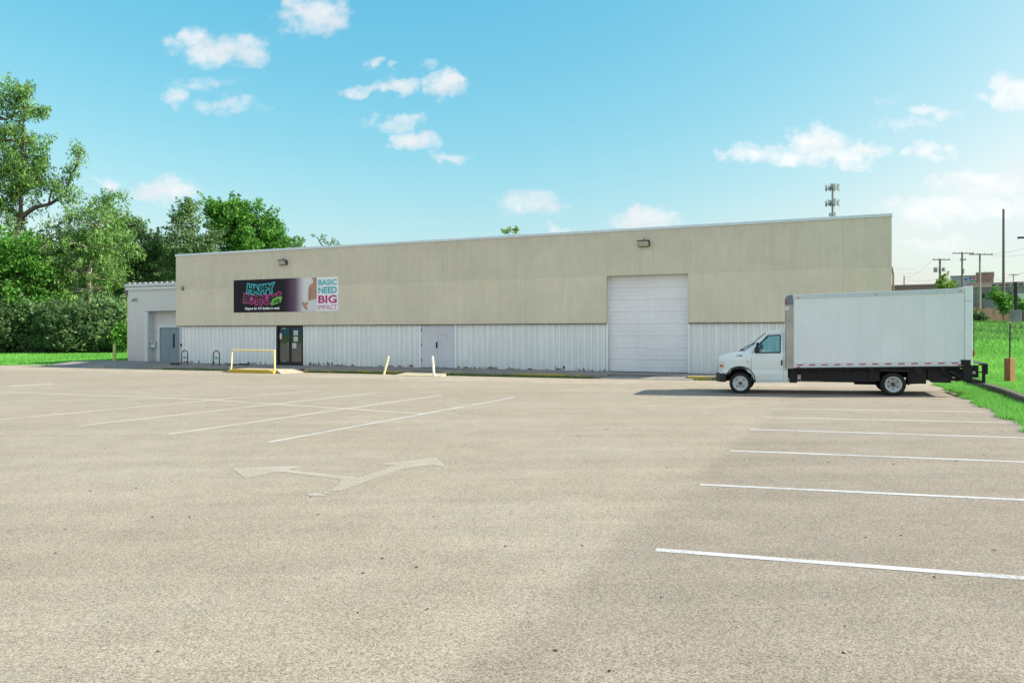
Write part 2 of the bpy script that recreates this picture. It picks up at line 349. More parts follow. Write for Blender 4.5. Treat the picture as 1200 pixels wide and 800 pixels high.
M_HUB = simple('hub_rusty', (0.10, 0.055, 0.045), 0.7, var=0.4, scale=25)
M_LAMPCLR = simple('headlight_lens', (0.62, 0.62, 0.60), 0.15, var=0.15, scale=20, spec=0.7)
M_AMBER = simple('amber_lens', (0.62, 0.12, 0.05), 0.25, var=0.1)
M_INT = simple('cab_interior', (0.05, 0.06, 0.07), 0.8, var=0.2)
M_WOOD = simple('bollard_wood', (0.27, 0.12, 0.055), 0.85, var=0.3, scale=5, stretch=(6, 6, 0.7), bump=0.3)
M_FENCE = simple('fence_wood', (0.30, 0.20, 0.14), 0.9, var=0.55, scale=2.2, stretch=(3, 3, 0.15))
M_FENCED = simple('fence_dark', (0.05, 0.055, 0.05), 0.9, var=0.3)
M_POLE = simple('utility_pole_wood', (0.17, 0.13, 0.11), 0.9, var=0.3, scale=2, stretch=(3, 3, 0.2))
M_POLE_PALE = simple('utility_pole_pale', (0.34, 0.28, 0.22), 0.9, var=0.3, scale=2, stretch=(3, 3, 0.2))
M_WIRE = simple('wire', (0.20, 0.20, 0.21), 0.6)
M_GALV = simple('galvanised_steel', (0.30, 0.31, 0.33), 0.5, metal=0.3, var=0.2)
M_PANELW = simple('antenna_white', (0.60, 0.60, 0.62), 0.5, var=0.1)
M_COPING = simple('coping_metal', (0.62, 0.68, 0.72), 0.35, metal=0.2, var=0.08)
M_ROOF = simple('roof_membrane', (0.30, 0.29, 0.27), 0.9, var=0.2)
M_LAMPB = simple('wall_pack_bronze', (0.08, 0.06, 0.045), 0.5, var=0.2)
M_LENS = simple('wall_pack_lens', (0.42, 0.40, 0.34), 0.3, var=0.15)
M_TRIM = simple('pale_trim', (0.58, 0.62, 0.63), 0.6, var=0.08)
M_BRICK = simple('brick_brown', (0.25, 0.15, 0.13), 0.9, var=0.2)
M_OLDCONC = simple('old_concrete_wall', (0.23, 0.22, 0.23), 0.9, var=0.55, scale=0.5, stretch=(1, 1, .5))
M_PAPER = simple('paper_notice', (0.62, 0.63, 0.62), 0.7, var=0.06, scale=30)
M_PAPERRED = simple('sticker_red', (0.30, 0.08, 0.06), 0.6)
M_INK = simple('ink_grey', (0.16, 0.22, 0.26), 0.7)
M_DARK = simple('dark_interior', (0.03, 0.03, 0.03), 0.9)
M_SIGNG = simple('bike_rack_plate_green', (0.12, 0.38, 0.30), 0.5)
def glass(name, tint, refl_rough=0.02, opac=0.25):
    m, n, b = material(name)
    g = n.add('ShaderNodeBsdfGlossy'); g.inputs['Roughness'].default_value = refl_rough; n.put(g.inputs[0], (0.9, 0.95, 1.0, 1))
    t = n.add('ShaderNodeBsdfTransparent'); n.put(t.inputs[0], (*tint, 1))
    d = n.add('ShaderNodeBsdfDiffuse'); n.put(d.inputs[0], (0.10, 0.13, 0.14, 1))
    fr = n.add('ShaderNodeFresnel'); fr.inputs[0].default_value = 1.6
    m1 = n.add('ShaderNodeMixShader'); m1.inputs[0].default_value = opac; n.l.new(t.outputs[0], m1.inputs[1]); n.l.new(d.outputs[0], m1.inputs[2])
    m2 = n.add('ShaderNodeMixShader'); n.put(m2.inputs[0], n.m('ADD', fr.outputs[0], 0.08)); n.l.new(m1.outputs[0], m2.inputs[1]); n.l.new(g.outputs[0], m2.inputs[2])
    n.l.new(m2.outputs[0], n.n['Material Output'].inputs[0])
    return m
M_GLASS = glass('vehicle_glass', (0.60, 0.80, 0.76), 0.02, 0.04)
M_DGLASS = glass('door_glass', (0.35, 0.32, 0.28), 0.03, 0.12)

# ------------------------------------------------------------------ mesh builder
class MB:
    def __init__(s): s.v = []; s.f = []; s.mi = []; s.pieces = []
    def add(s, vs_, fs, mi=0):
        o = len(s.v); s.pieces.append((o, len(s.f))); s.v += [tuple(p) for p in vs_]; s.f += [tuple(i + o for i in f) for f in fs]; s.mi += [mi] * len(fs); return s
    def box(s, x0, x1, y0, y1, z0, z1, mi=0, zf=None):
        vs_ = [(x, y, z) for z in (z0, z1) for y in (y0, y1) for x in (x0, x1)]
        if zf: vs_ = [(x, y, z + zf(x)) for x, y, z in vs_]
        return s.add(vs_, [(0, 2, 3, 1), (4, 5, 7, 6), (0, 1, 5, 4), (2, 6, 7, 3), (0, 4, 6, 2), (1, 3, 7, 5)], mi)
    def cyl(s, p0, p1, r0, r1=None, n=12, mi=0, cap=True):
        r1 = r0 if r1 is None else r1
        p0 = Vector(p0); p1 = Vector(p1); d = (p1 - p0).normalized()
        a = Vector((0, 0, 1)) if abs(d.z) < 0.9 else Vector((1, 0, 0)); a = d.cross(a).normalized(); b = d.cross(a)
        vs_ = []
        for p, r in ((p0, r0), (p1, r1)):
            for i in range(n):
                t = 2 * PI * i / n; vs_.append(p + a * (r * math.cos(t)) + b * (r * math.sin(t)))
        fs = [(i, (i + 1) % n, n + (i + 1) % n, n + i) for i in range(n)]
        if cap: fs += [tuple(range(n - 1, -1, -1)), tuple(range(n, 2 * n))]
        return s.add(vs_, fs, mi)
    def tube(s, pts, r, n=10, mi=0):
        pts = [Vector(p) for p in pts]; rs = r if isinstance(r, (list, tuple)) else [r] * len(pts)
        vs_ = []; prev = None
        for i, p in enumerate(pts):
            d = ((pts[min(i + 1, len(pts) - 1)] - pts[max(i - 1, 0)])).normalized()
            if prev is None:
                a = Vector((0, 0, 1)) if abs(d.z) < 0.9 else Vector((1, 0, 0)); a = d.cross(a).normalized()
            else: a = (prev - d * prev.dot(d)).normalized()
            prev = a; b = d.cross(a)
            for k in range(n):
                t = 2 * PI * k / n; vs_.append(p + a * (rs[i] * math.cos(t)) + b * (rs[i] * math.sin(t)))
        fs = [(j * n + i, j * n + (i + 1) % n, (j + 1) * n + (i + 1) % n, (j + 1) * n + i) for j in range(len(pts) - 1) for i in range(n)]
        L_ = (len(pts) - 1) * n
        fs += [tuple(range(n - 1, -1, -1)), tuple(range(L_, L_ + n))]
        return s.add(vs_, fs, mi)
    def prism(s, poly, y0, y1, mi=0):
        """polygon in (x,z), extruded from y0 to y1"""
        n = len(poly); vs_ = [(x, y0, z) for x, z in poly] + [(x, y1, z) for x, z in poly]
        fs = [tuple(range(n)), tuple(range(2 * n - 1, n - 1, -1))] + [(i, n + i, n + (i + 1) % n, (i + 1) % n) for i in range(n)]
        return s.add(vs_, fs, mi)
    def lathe(s, prof, c, n=32, mi=0):
        """profile (r, y) turned about the y axis through c"""
        vs_ = [(c[0] + r * math.cos(2 * PI * i / n), c[1] + y, c[2] + r * math.sin(2 * PI * i / n)) for r, y in prof for i in range(n)]
        fs = [(j * n + i, j * n + (i + 1) % n, (j + 1) * n + (i + 1) % n, (j + 1) * n + i) for j in range(len(prof) - 1) for i in range(n)]
        return s.add(vs_, fs, mi)
    def build_each(s, name, mat, parent=None, bevel=0):
        out = []; seen = s.pieces + [(len(s.v), len(s.f))]
        for (v0, f0), (v1, f1) in zip(seen[:-1], seen[1:]):
            m = MB(); m.add(s.v[v0:v1], [tuple(i - v0 for i in f_) for f_ in s.f[f0:f1]]); out.append(m.build(name, mat, parent, bevel=bevel))
        return out
    def build(s, name, mats, parent=None, bevel=0, smooth=False, normals=True, angle=40):
        me = bpy.data.meshes.new(name); me.from_pydata(s.v, [], s.f)
        if not isinstance(mats, (list, tuple)): mats = [mats]
        for m in mats: me.materials.append(m)
        if len(mats) > 1: me.polygons.foreach_set('material_index', s.mi)
        if normals:
            bm = bmesh.new(); bm.from_mesh(me); bmesh.ops.recalc_face_normals(bm, faces=bm.faces); bm.to_mesh(me); bm.free()
        if smooth: me.polygons.foreach_set('use_smooth', [True] * len(me.polygons))
        me.update()
        o = bpy.data.objects.new(name, me); COL.objects.link(o)
        if parent: o.parent = parent
        if bevel:
            b = o.modifiers.new('edge', 'BEVEL'); b.width = bevel; b.segments = 2; b.limit_method = 'ANGLE'; b.angle_limit = math.radians(angle)
            if smooth: b.harden_normals = False
        if smooth:
            try: me.set_sharp_from_angle(angle=math.radians(angle))
            except Exception: pass
        return o
def empty(name, loc=(0, 0, 0), rz=0.0, parent=None):
    o = bpy.data.objects.new(name, None); COL.objects.link(o); o.location = loc; o.rotation_euler = (0, 0, rz); o.empty_display_size = 0.3
    if parent: o.parent = parent
    return o
def tag(o, label, cat, group=None, kind=None):
    o['label'] = label; o['category'] = cat
    if group: o['group'] = group
    if kind: o['kind'] = kind
    return o
def struct(o, kind='structure'): o['kind'] = kind; return o
def soft(me_obj, nverts3, tint, mat): pass

# ------------------------------------------------------------------ terrain
def sstep(a, b, x):
    t = min(1, max(0, (x - a) / (b - a))); return t * t * (3 - 2 * t)
def G(X, Y):
    a = 0.012 * (min(12, max(-24, X)) - 6.8)
    return a * (1 - 0.65 * sstep(28, 37, Y))
def ED(X, Y): return (X - 9.6) * 0.929 - (Y - 14.9) * 0.370
def lawn_r(X, Y):
    return G(X, Y) + 0.16 + 0.044 * max(0, min(Y, 125) - 30) * sstep(0.5, 5, ED(X, Y)) + 0.05 * math.sin(X * 0.7 + Y * 0.3) * sstep(2, 8, ED(X, Y))
def base_h(X, Y):
    return G(X, Y) + 0.018 * max(0, min(Y, 130) - 51) - 0.012
def gp(px, py, hf=G, off=0.0):
    """point of the ground seen at a place in the photograph"""
    z = 0.0
    for _ in range(40):
        Y = (CAMH - z) * F / (py - 392.0); X = (px - 600) / F * Y
        z = 0.5 * z + 0.5 * (hf(X, Y) + off)
    return (X, Y, hf(X, Y) + off)

xs = np.unique(np.concatenate([np.arange(-60, 60, 2.0), [-3000, -1500, -700, -350, -200, -120, -90, 90, 120, 200, 350, 700, 1500, 3000]]))
ys = np.unique(np.concatenate([np.arange(-40, 132, 2.0), [-1500, -500, -200, -100, 160, 220, 350, 700, 1500, 3500]]))
g = MB()
vv = [(x, y, base_h(x, y)) for y in ys for x in xs]; nx = len(xs)
g.add(vv, [(j * nx + i, j * nx + i + 1, (j + 1) * nx + i + 1, (j + 1) * nx + i) for j in range(len(ys) - 1) for i in range(nx - 1)])
struct(g.build('ground', M_GROUND, smooth=True))

# parking lot sheet: polygon clipped grid following the ground
lot_poly = [(-160, -90), (-2, -90), (6.2, 3), (7.7, 9.5), (9.9, 14.8), (15.05, 27.7), (15.6, 30.2), (15.6, 36), (-20, 53), (-27, 53.5)] + \
           [(-31, 49.8), (-34.4, 48.6), (-75, 47.5), (-160, 47)]
def sheet(name, poly, hf, off, mat, step=2.0, parent=None):
    bm = bmesh.new(); vs_ = [bm.verts.new((x, y, 0)) for x, y in poly]; bm.faces.new(vs_)
    bmesh.ops.triangulate(bm, faces=bm.faces)
    x0, x1 = min(p[0] for p in poly), max(p[0] for p in poly); y0, y1 = min(p[1] for p in poly), max(p[1] for p in poly)
    for ax, a, b_ in ((0, x0, x1), (1, y0, y1)):
        c = math.ceil(a / step) * step
        while c < b_:
            no = (1, 0, 0) if ax == 0 else (0, 1, 0); co = (c, 0, 0) if ax == 0 else (0, c, 0)
            bmesh.ops.bisect_plane(bm, geom=bm.verts[:] + bm.edges[:] + bm.faces[:], plane_co=co, plane_no=no); c += step
    for v in bm.verts: v.co.z = hf(v.co.x, v.co.y) + off
    bmesh.ops.recalc_face_normals(bm, faces=bm.faces)
    for f in bm.faces:
        if f.normal.z < 0: f.normal_flip()
        f.smooth = True
    me = bpy.data.meshes.new(name); bm.to_mesh(me); bm.free(); me.materials.append(mat)
    o = bpy.data.objects.new(name, me); COL.objects.link(o)
    if parent: o.parent = parent
    return o
lot = struct(sheet('parking_lot', lot_poly, G, 0.0, M_ASPH))

def line_strip(p, q, wdt, mat, z=0.004, name='parking_line'):
    p = Vector(p[:2]); q = Vector(q[:2]); d = (q - p); L_ = d.length; d.normalize(); n_ = Vector((-d.y, d.x)) * wdt / 2
    k = max(1, int(L_ / 1.0)); mb = MB(); vs_ = []
    for i in range(k + 1):
        c = p + d * (L_ * i / k)
        for s_ in (-1, 1):
            r = c + n_ * s_; vs_.append((r.x, r.y, G(r.x, r.y) + z))
    mb.add(vs_, [(2 * i, 2 * i + 2, 2 * i + 3, 2 * i + 1) for i in range(k)])
    return mb.build(name, mat, lot)
def ext(a, b, L_):
    a = Vector(a[:2]); b = Vector(b[:2]); d = (b - a).normalized(); return (a + d * L_)
for a, b, L_, mt in (((768.4, 644.1), (1200, 677.4), 5.4, M_PAINT_NEW), ((819.7, 567.7), (1200, 585.8), 5.4, M_PAINT_NEW), ((855, 528), (1200, 541.3), 5.6, M_PAINT_NEW),
                     ((879, 503), (1200, 513), 5.8, M_PAINT_NEW), ((894, 488.8), (1190, 495.5), 5.4, M_PAINT_OLD), ((904, 478.6), (1150, 482.5), 5.4, M_PAINT_OLD), ((915, 471.5), (1120, 474.2), 5.0, M_PAINT_GHOST)):
    A = gp(*a); B_ = gp(*b); line_strip(A, ext(A, B_, L_), 0.10 if mt is M_PAINT_NEW else 0.09, mt)
for a, b, mt, wd in (((-60, 457), (80, 462), M_PAINT_OLD, .10), ((80, 462), (240, 468), M_PAINT_OLD, .10), ((240, 468), (495, 485), M_PAINT_OLD, .10),
                 ((315, 518), (602, 465.5), M_PAINT_NEW, .09), ((198, 508.6), (516.7, 462.8), M_PAINT_OLD, .10), ((92.5, 498.8), (441, 460), M_PAINT_OLD, .10),
                 ((-20, 493.5), (372, 457), M_PAINT_OLD, .10), ((-40, 481.5), (155, 464.5), M_PAINT_GHOST, .13), ((-40, 472.5), (85, 462), M_PAINT_GHOST, .14),
                 ((262, 456.9), (300, 454.8), M_PAINT_GHOST, .16), ((110, 459.5), (215, 453.5), M_PAINT_GHOST, .14), ((10, 453), (62, 449.5), M_PAINT_OLD, .22), ((0, 457), (60, 455.5), M_PAINT_GHOST, .2)):
    line_strip(gp(*a), gp(*b), wd, mt, 0.004 if a[1] > 468 else 0.006)
def flat_poly(pts, z, mat, name):
    q = [gp(*p) for p in pts]; mb = MB(); mb.add([(x, y, G(x, y) + z) for x, y, _ in q], [tuple(range(len(q)))]); return mb.build(name, mat, lot)
AR = flat_poly([(271.7, 549), (287.5, 560.7), (318.3, 554), (330, 553.2), (400, 562), (397.7, 567), (387, 575.5), (400, 575.2), (418.7, 568.2), (470, 550.2), (498, 545.8), (508, 544.9), (521, 548), (517.8, 542.5), (509.7, 536.2),
           (495.7, 538.5), (470, 541.8), (444.3, 544.1), (465.3, 545.6), (418.7, 561.2), (414, 558.8), (400, 558.1), (337, 551.1), (353.3, 546.5), (318.3, 547.2)], 0.008, M_PAINT_FAINT, 'direction_arrow')
flat_poly([(359.2, 579.8), (369.7, 577.6), (382.5, 581), (365, 581.7)], 0.008, M_PAINT_FAINT, 'arrow_tail_remnant')

# ------------------------------------------------------------------ frames of reference for the warehouse
BA = math.atan2(-0.462, 1.0)
BO = (-19.59, 46.40, 0.0)
cB, sB = math.cos(BA), math.sin(BA)
def bw(u, v, z=0.0): return (BO[0] + u * cB - v * sB, BO[1] + u * sB + v * cB, z)

# sidewalk: slab falling to the kerb
KV = -2.75
def kv(u): return KV
def upx(px, v):
    k = (px - 600) / F; ox, oy, _ = bw(0, v)         # point of the line parallel to the front at depth v
    t_ = (k * oy - ox) / (cB - k * sB); return t_
def upx(px, v):
    k = (px - 600) / F; ox, oy, _ = bw(0, v); return (k * oy - ox) / (cB - k * sB)
KX = upx(182, KV)
sw = MB(); rows = []
us = np.arange(-12, 38.6, 0.5)
for u in us:
    x, y, _ = bw(u, kv(u)); gz = G(x, y)
    rows.append(((u, 2.6, 0.10), (u, 0.05, 0.13), (u, kv(u) + 0.16 - (0.17 if u < KX else 0), gz + 0.006 + 0.149 * sstep(KX - 1.6, KX - .1, u))))
vv = [p for r in rows for p in r]
sw.add(vv, [(3 * i + j, 3 * i + 3 + j, 3 * i + 4 + j, 3 * i + 1 + j) for i in range(len(rows) - 1) for j in (0, 1) if us[i] > -9 or False])
walk = struct(sw.build('sidewalk', M_WALK)); walk.location = BO; walk.rotation_euler = (0, 0, BA)

def kerb(name, u0, u1, mat, h0=0.16, w_=0.15, v_=None):
    mb = MB(); uu = list(np.arange(u0, u1, 0.6)) + [u1]; vs_ = []
    for u in uu:
        v0 = kv(u) if v_ is None else v_; h = h0 * max(.05, sstep(KX - 1.7, KX - .1, u)); x, y, _ = bw(u, v0); gz = G(x, y)
        vs_ += [(u, v0 - 0.01, gz - 0.1), (u, v0, gz + h - 0.02), (u, v0 + 0.025, gz + h), (u, v0 + w_, gz + h), (u, v0 + w_, gz - 0.1)]
    n_ = len(uu); mb.add(vs_, [(5 * i + j, 5 * i + 5 + j, 5 * i + 6 + j, 5 * i + 1 + j) for i in range(n_ - 1) for j in range(4)] + [(0, 1, 2, 3, 4), tuple(5 * (n_ - 1) + j for j in (4, 3, 2, 1, 0))])
    o = struct(mb.build(name, mat)); o.location = BO; o.rotation_euler = (0, 0, BA); return o
R0, R1 = upx(275, -4.05), upx(317, -4.05); RC = (R0 + R1) / 2
A0_, A1_ = upx(474, -3.3), upx(513, -3.3); D0_, D1_ = upx(712, KV), upx(806, KV); K0_ = upx(182, KV); S0_ = upx(362, KV)
kerb('kerb', K0_ - 1.7, RC - 1.3, M_KERB); kerb('kerb', S0_ - .3, A0_ + .1, M_KERBY); kerb('kerb', A1_ - .1, D0_, M_KERBY); kerb('kerb', D1_, 38.4, M_KERBY)

# ramps: entrance ramp with flares and a yellow kerb piece, apron by the steel doors
def slab(name, pts, mat, thick=0.25):
    """pts: (u, v, height above the lot)"""
    mb = MB(); top = []
    for u, v, h in pts:
        x, y, _ = bw(u, v); top.append((u, v, G(x, y) + h))
    n_ = len(top); mb.add(top + [(a, b_, c - thick) for a, b_, c in top], [tuple(range(n_))] + [(i, n_ + i, n_ + (i + 1) % n_, (i + 1) % n_) for i in range(n_)])
    o = struct(mb.build(name, mat)); o.location = BO; o.rotation_euler = (0, 0, BA); return o
slab('ramp', [(RC - 1.4, -2.6, .165), (RC + 1.5, -2.6, .165), (RC + 1.5, -4.0, .16), (RC - 1.4, -4.0, .16)], M_RAMP)
slab('ramp_flare', [(RC + 1.503, -2.6, .165), (S0_ - .3, -2.6, .05), (S0_ - .1, -3.1, .006), (RC + 2.0, -4.3, .006), (RC + 1.503, -4.0, .16)], M_RAMP)
slab('ramp_flare', [(RC - 1.403, -2.6, .165), (RC - 1.403, -4.0, .16), (RC - 1.9, -4.3, .006), (RC - 2.4, -3.0, .02)], M_RAMP)
slab('apron', [(A0_ - .1, -2.5, .13), (A1_ + .1, -2.5, .13), (A1_ + .4, -3.7, .01), (A0_ - .4, -3.7, .01)], M_RAMP)
slab('garage_ramp', [(D0_, -2.55, .14), (D1_, -2.55, .14), (D1_ + .3, -3.0, .008), (D0_ - .3, -3.0, .008)], M_WALK)
yk = MB(); yk.prism([(RC - 1.45, -0.3), (RC - 1.40, .10), (RC - 1.1, .165), (RC + 1.1, .165), (RC + 1.45, .10), (RC + 1.5, -0.3)], -4.22, -4.003)
o = struct(yk.build('kerb', M_YELK, bevel=0.03)); o.location = (BO[0], BO[1], -.07); o.rotation_euler = (0, 0, BA)

# concrete driveway edge by the left lawn
q = [gp(84, 429.0), gp(96, 426.8), gp(146, 426.0), gp(146, 427.6), gp(122, 431.2)]
mb = MB(); n_ = len(q); mb.add([(x, y, z + .09) for x, y, z in q] + [(x, y, z - .1) for x, y, z in q], [tuple(range(n_))] + [(i, n_ + i, n_ + (i + 1) % n_, (i + 1) % n_) for i in range(n_)])
struct(mb.build('kerb', M_RAMP, bevel=0.02))

# right lawn and its kerb, laid along the lot edge
def st(s_, t_): return (9.6 + s_ * 0.929 + t_ * 0.370, 14.9 - s_ * 0.370 + t_ * 0.929)
ss = [1.22, 1.5, 2, 3, 4, 6, 8, 11, 15, 20, 28, 40, 60, 90, 140, 250]; tt = list(np.arange(-60, 130, 2.0)) + [160, 220, 400]
mb = MB(); vs_ = []
for t_ in tt:
    for s_ in ss:
        x, y = st(s_, t_); vs_.append((x, y, lawn_r(x, y)))
n_ = len(ss); mb.add(vs_, [(j * n_ + i, j * n_ + i + 1, (j + 1) * n_ + i + 1, (j + 1) * n_ + i) for j in range(len(tt) - 1) for i in range(n_ - 1)])
struct(mb.build('lawn', M_LAWN, smooth=True))
def kerb_st(name, t0, t1, mat):
    mb = MB(); tt_ = list(np.arange(t0, t1, 0.6)) + [t1]; vs_ = []
    for t_ in tt_:
        wob = 0.03 * math.sin(t_ * 0.9)
        for s_, h in ((1.02, -0.1), (1.03, 0.17), (1.06, 0.20), (1.22, 0.205), (1.25, -0.1)):
            x, y = st(s_ + wob, t_); vs_.append((x, y, G(x, y) + h))
    k = len(tt_); mb.add(vs_, [(5 * i + j, 5 * i + 5 + j, 5 * i + 6 + j, 5 * i + 1 + j) for i in range(k - 1) for j in range(4)] + [(0, 1, 2, 3, 4), tuple(5 * (k - 1) + j for j in (4, 3, 2, 1, 0))])
    return struct(mb.build(name, mat))
kerb_st('kerb', -12, 14.5, M_KERB_OLD)

# ------------------------------------------------------------------ grass blades
def blades(name, pts, hts, wid, mat, kind='stuff'):
    n_ = len(pts); pts = np.array(pts); a = RNG.uniform(0, 2 * PI, n_); hts = np.array(hts) * RNG.uniform(0.6, 1.35, n_); wid = np.array(wid)
    lean = RNG.normal(0, 0.38, (n_, 2)) * hts[:, None]
    v = np.zeros((n_, 3, 3)); dx_ = np.cos(a) * wid / 2; dy_ = np.sin(a) * wid / 2
    v[:, 0] = pts; v[:, 0, 0] -= dx_; v[:, 0, 1] -= dy_; v[:, 1] = pts; v[:, 1, 0] += dx_; v[:, 1, 1] += dy_
    v[:, 2] = pts; v[:, 2, 0] += lean[:, 0]; v[:, 2, 1] += lean[:, 1]; v[:, 2, 2] += hts
    v[:, :2, 2] -= 0.02
    patch = 0.5 + 0.5 * np.sin(pts[:, 0] * 0.55 + 1.3 * np.sin(pts[:, 1] * 0.21)) * np.sin(pts[:, 1] * 0.37 + 1.1 * np.sin(pts[:, 0] * 0.31))
    return fast_mesh(name, v.reshape(-1, 3), 3, np.clip(RNG.normal(0.15, .25, n_) + patch * .7, 0, 1), mat, kind)
def fast_mesh(name, v, k, tint, mat, kind=None, parent=None, mats=None):
    me = bpy.data.meshes.new(name); nf = len(v) // k
    me.vertices.add(len(v)); me.vertices.foreach_set('co', v.astype(np.float32).ravel())
    me.loops.add(len(v)); me.loops.foreach_set('vertex_index', np.arange(len(v), dtype=np.int32))
    me.polygons.add(nf); me.polygons.foreach_set('loop_start', np.arange(0, len(v), k, dtype=np.int32))
    try: me.polygons.foreach_set('loop_total', np.full(nf, k, dtype=np.int32))
    except Exception: pass
    me.update(calc_edges=True)
    at = me.attributes.new('tint', 'FLOAT', 'POINT'); at.data.foreach_set('value', np.repeat(tint, k).astype(np.float32))
    me.materials.append(mat)
    o = bpy.data.objects.new(name, me); COL.objects.link(o)
    if kind: o['kind'] = kind
    if parent: o.parent = parent
    return o
def scatter(n_, fn):
    out = []
    while len(out) < n_:
        p = fn()
        if p: out.append(p)
    return out
# verge between asphalt and kerb
def verge():
    s_ = random.uniform(-0.12, 1.03) + 0.18 * math.sin(random.uniform(0, 6.28)) * 0.3; t_ = random.uniform(-3, 14.2)
    edge = 0.10 * math.sin(t_ * 2.3) + 0.07 * math.sin(t_ * 5.1 + 1) + 0.05 * math.sin(t_ * 11)
    if s_ < edge: return None
    if random.random() < 0.45 * (0.5 + 0.5 * math.sin(t_ * 1.9 + s_ * 3)): return None
    x, y = st(s_, t_); return (x, y, G(x, y))
pv = scatter(26000, verge); blades('grass_verge', pv, [0.10] * len(pv), [0.018] * len(pv), M_BLADE)
vsoil = MB(); vs_ = []
for t_ in np.arange(-12, 15.1, 0.15):
    for s_ in (0.04, 1.05):
        x, y = st(s_ + (0.08 * math.sin(t_ * 2.3) + 0.06 * math.sin(t_ * 5.1 + 1) + 0.04 * math.sin(t_ * 11) + random.uniform(-.04, .04) if s_ < 0.5 else 0), t_); vs_.append((x, y, G(x, y) + 0.006))
vsoil.add(vs_, [(2 * i, 2 * i + 1, 2 * i + 3, 2 * i + 2) for i in range(len(vs_) // 2 - 1)]); struct(vsoil.build('verge_soil', M_LAWN))
def lawnpt(t0, t1, s0, s1):
    def f():
        t_ = random.uniform(t0, t1); s_ = random.uniform(s0, s1)
        x, y = st(s_, t_)
        if not (0.40 < x / max(y, 1) < 0.72): return None
        return (x, y, lawn_r(x, y))
    return f
p1 = scatter(34000, lawnpt(2, 16, 1.24, 9)); p2 = scatter(36000, lawnpt(14, 40, 1.24, 22)); p3 = scatter(34000, lawnpt(36, 100, 2, 45))
pts = p1 + p2 + p3
hts = [0.10 + 0.05 * math.sin(p[0] * 1.7) * math.sin(p[1] * 0.9) for p in p1] + [0.17] * len(p2) + [0.22 + 0.10 * math.sin(p[0] * .4) * math.sin(p[1] * .23) for p in p3]
wd = [0.02] * len(p1) + [0.045] * len(p2) + [0.10] * len(p3)
blades('grass', pts, hts, wd, M_BLADE)
pw_ = scatter(9000, lawnpt(45, 96, 2, 45)); blades('weeds', pw_, [0.34] * len(pw_), [0.12] * len(pw_), M_BLADE_DRY)
# left lawn blades
def ll():
    X = random.uniform(-62, -24); Y = random.uniform(48.5, 78)
    if not (-0.67 < X / Y < -0.475): return None
    if Y < 47.5 + 2.3 * sstep(-40, -31, X) : return None
    return (X, Y, base_h(X, Y))
pl = scatter(26000, ll); blades('grass_left_lawn', pl, [0.10] * len(pl), [0.06] * len(pl), M_BLADE)
lp = [(-75, 47.5), (-34.4, 48.6), (-31, 49.8), (-27, 53.5), (-24, 56), (-24, 95), (-110, 95)]
struct(sheet('lawn_left', lp, base_h, 0.016, M_LAWN, 4.0))
# weeds along the warehouse kerb
def kw():
    r = random.random()
    if r < 0.22: u = random.uniform(K0_ + .6, RC - 1.4)
    elif r < 0.50: u = random.uniform(S0_, A0_)
    elif r < 0.95: u = random.uniform(A1_, D0_ - .6)
    else: u = random.uniform(D1_, D1_ + 2)
    dens_ = 0.5 + 0.5 * math.sin(u * 2.1) * math.sin(u * 0.73 + 1)
    if random.random() > 0.25 + 0.75 * dens_: return None
    v = KV - abs(random.gauss(0.02, 0.07)); x, y, _ = bw(u, v); return (x, y, G(x, y))
pk = scatter(5200, kw); blades('kerb_weeds', pk, [0.10] * len(pk), [0.028] * len(pk), M_BLADE_DRY)

# ------------------------------------------------------------------ warehouse
WH = empty('warehouse', BO, BA)
tag(WH, 'long low tan and white warehouse with a roll-up garage door across the lot', 'warehouse')
LEN = 37.66
TOP = 6.37; BOT = 2.29; GD0, GD1, GDT = 26.21, 29.84, 4.38
f = MB()
f.prism([(0, BOT), (GD0, BOT), (GD0, GDT), (GD1, GDT), (GD1, BOT), (LEN, BOT), (LEN, TOP), (0, TOP)], 0.0, 0.62)
f.build('stucco_fascia', M_STUCCO, WH)
c = MB(); c.box(-0.03, LEN + 0.03, -0.035, 0.66, TOP + 0.002, TOP + 0.075); c.box(-0.032, LEN + 0.032, -0.037, -0.003, TOP - 0.05, TOP + 0.001); c.build('coping', M_COPING, WH, bevel=0.01)
dr = MB(); dr.box(0.02, GD0 - 0.003, 0.03, 0.1, BOT - 0.035, BOT - 0.002); dr.box(GD1 + 0.003, LEN - 0.02, 0.03, 0.1, BOT - 0.035, BOT - 0.002); dr.build_each('drip_trim', M_LAMPB, WH)
# body behind the false front
b_ = MB(); b_.box(0.46, GD0 - 0.02, 0.64, 21, 0.0, 5.0); b_.box(GD1 + 0.02, LEN - 0.04, 0.64, 21, 0.0, 5.0); b_.box(GD0 - 0.02, GD1 + 0.02, 0.9, 21, 0.0, 5.0)
b_.build('rear_wall', M_BLOCK, WH)
b_ = MB(); b_.box(0.40, LEN - 0.02, 0.64, 21.1, 5.002, 5.15); b_.build('roof', M_ROOF, WH)

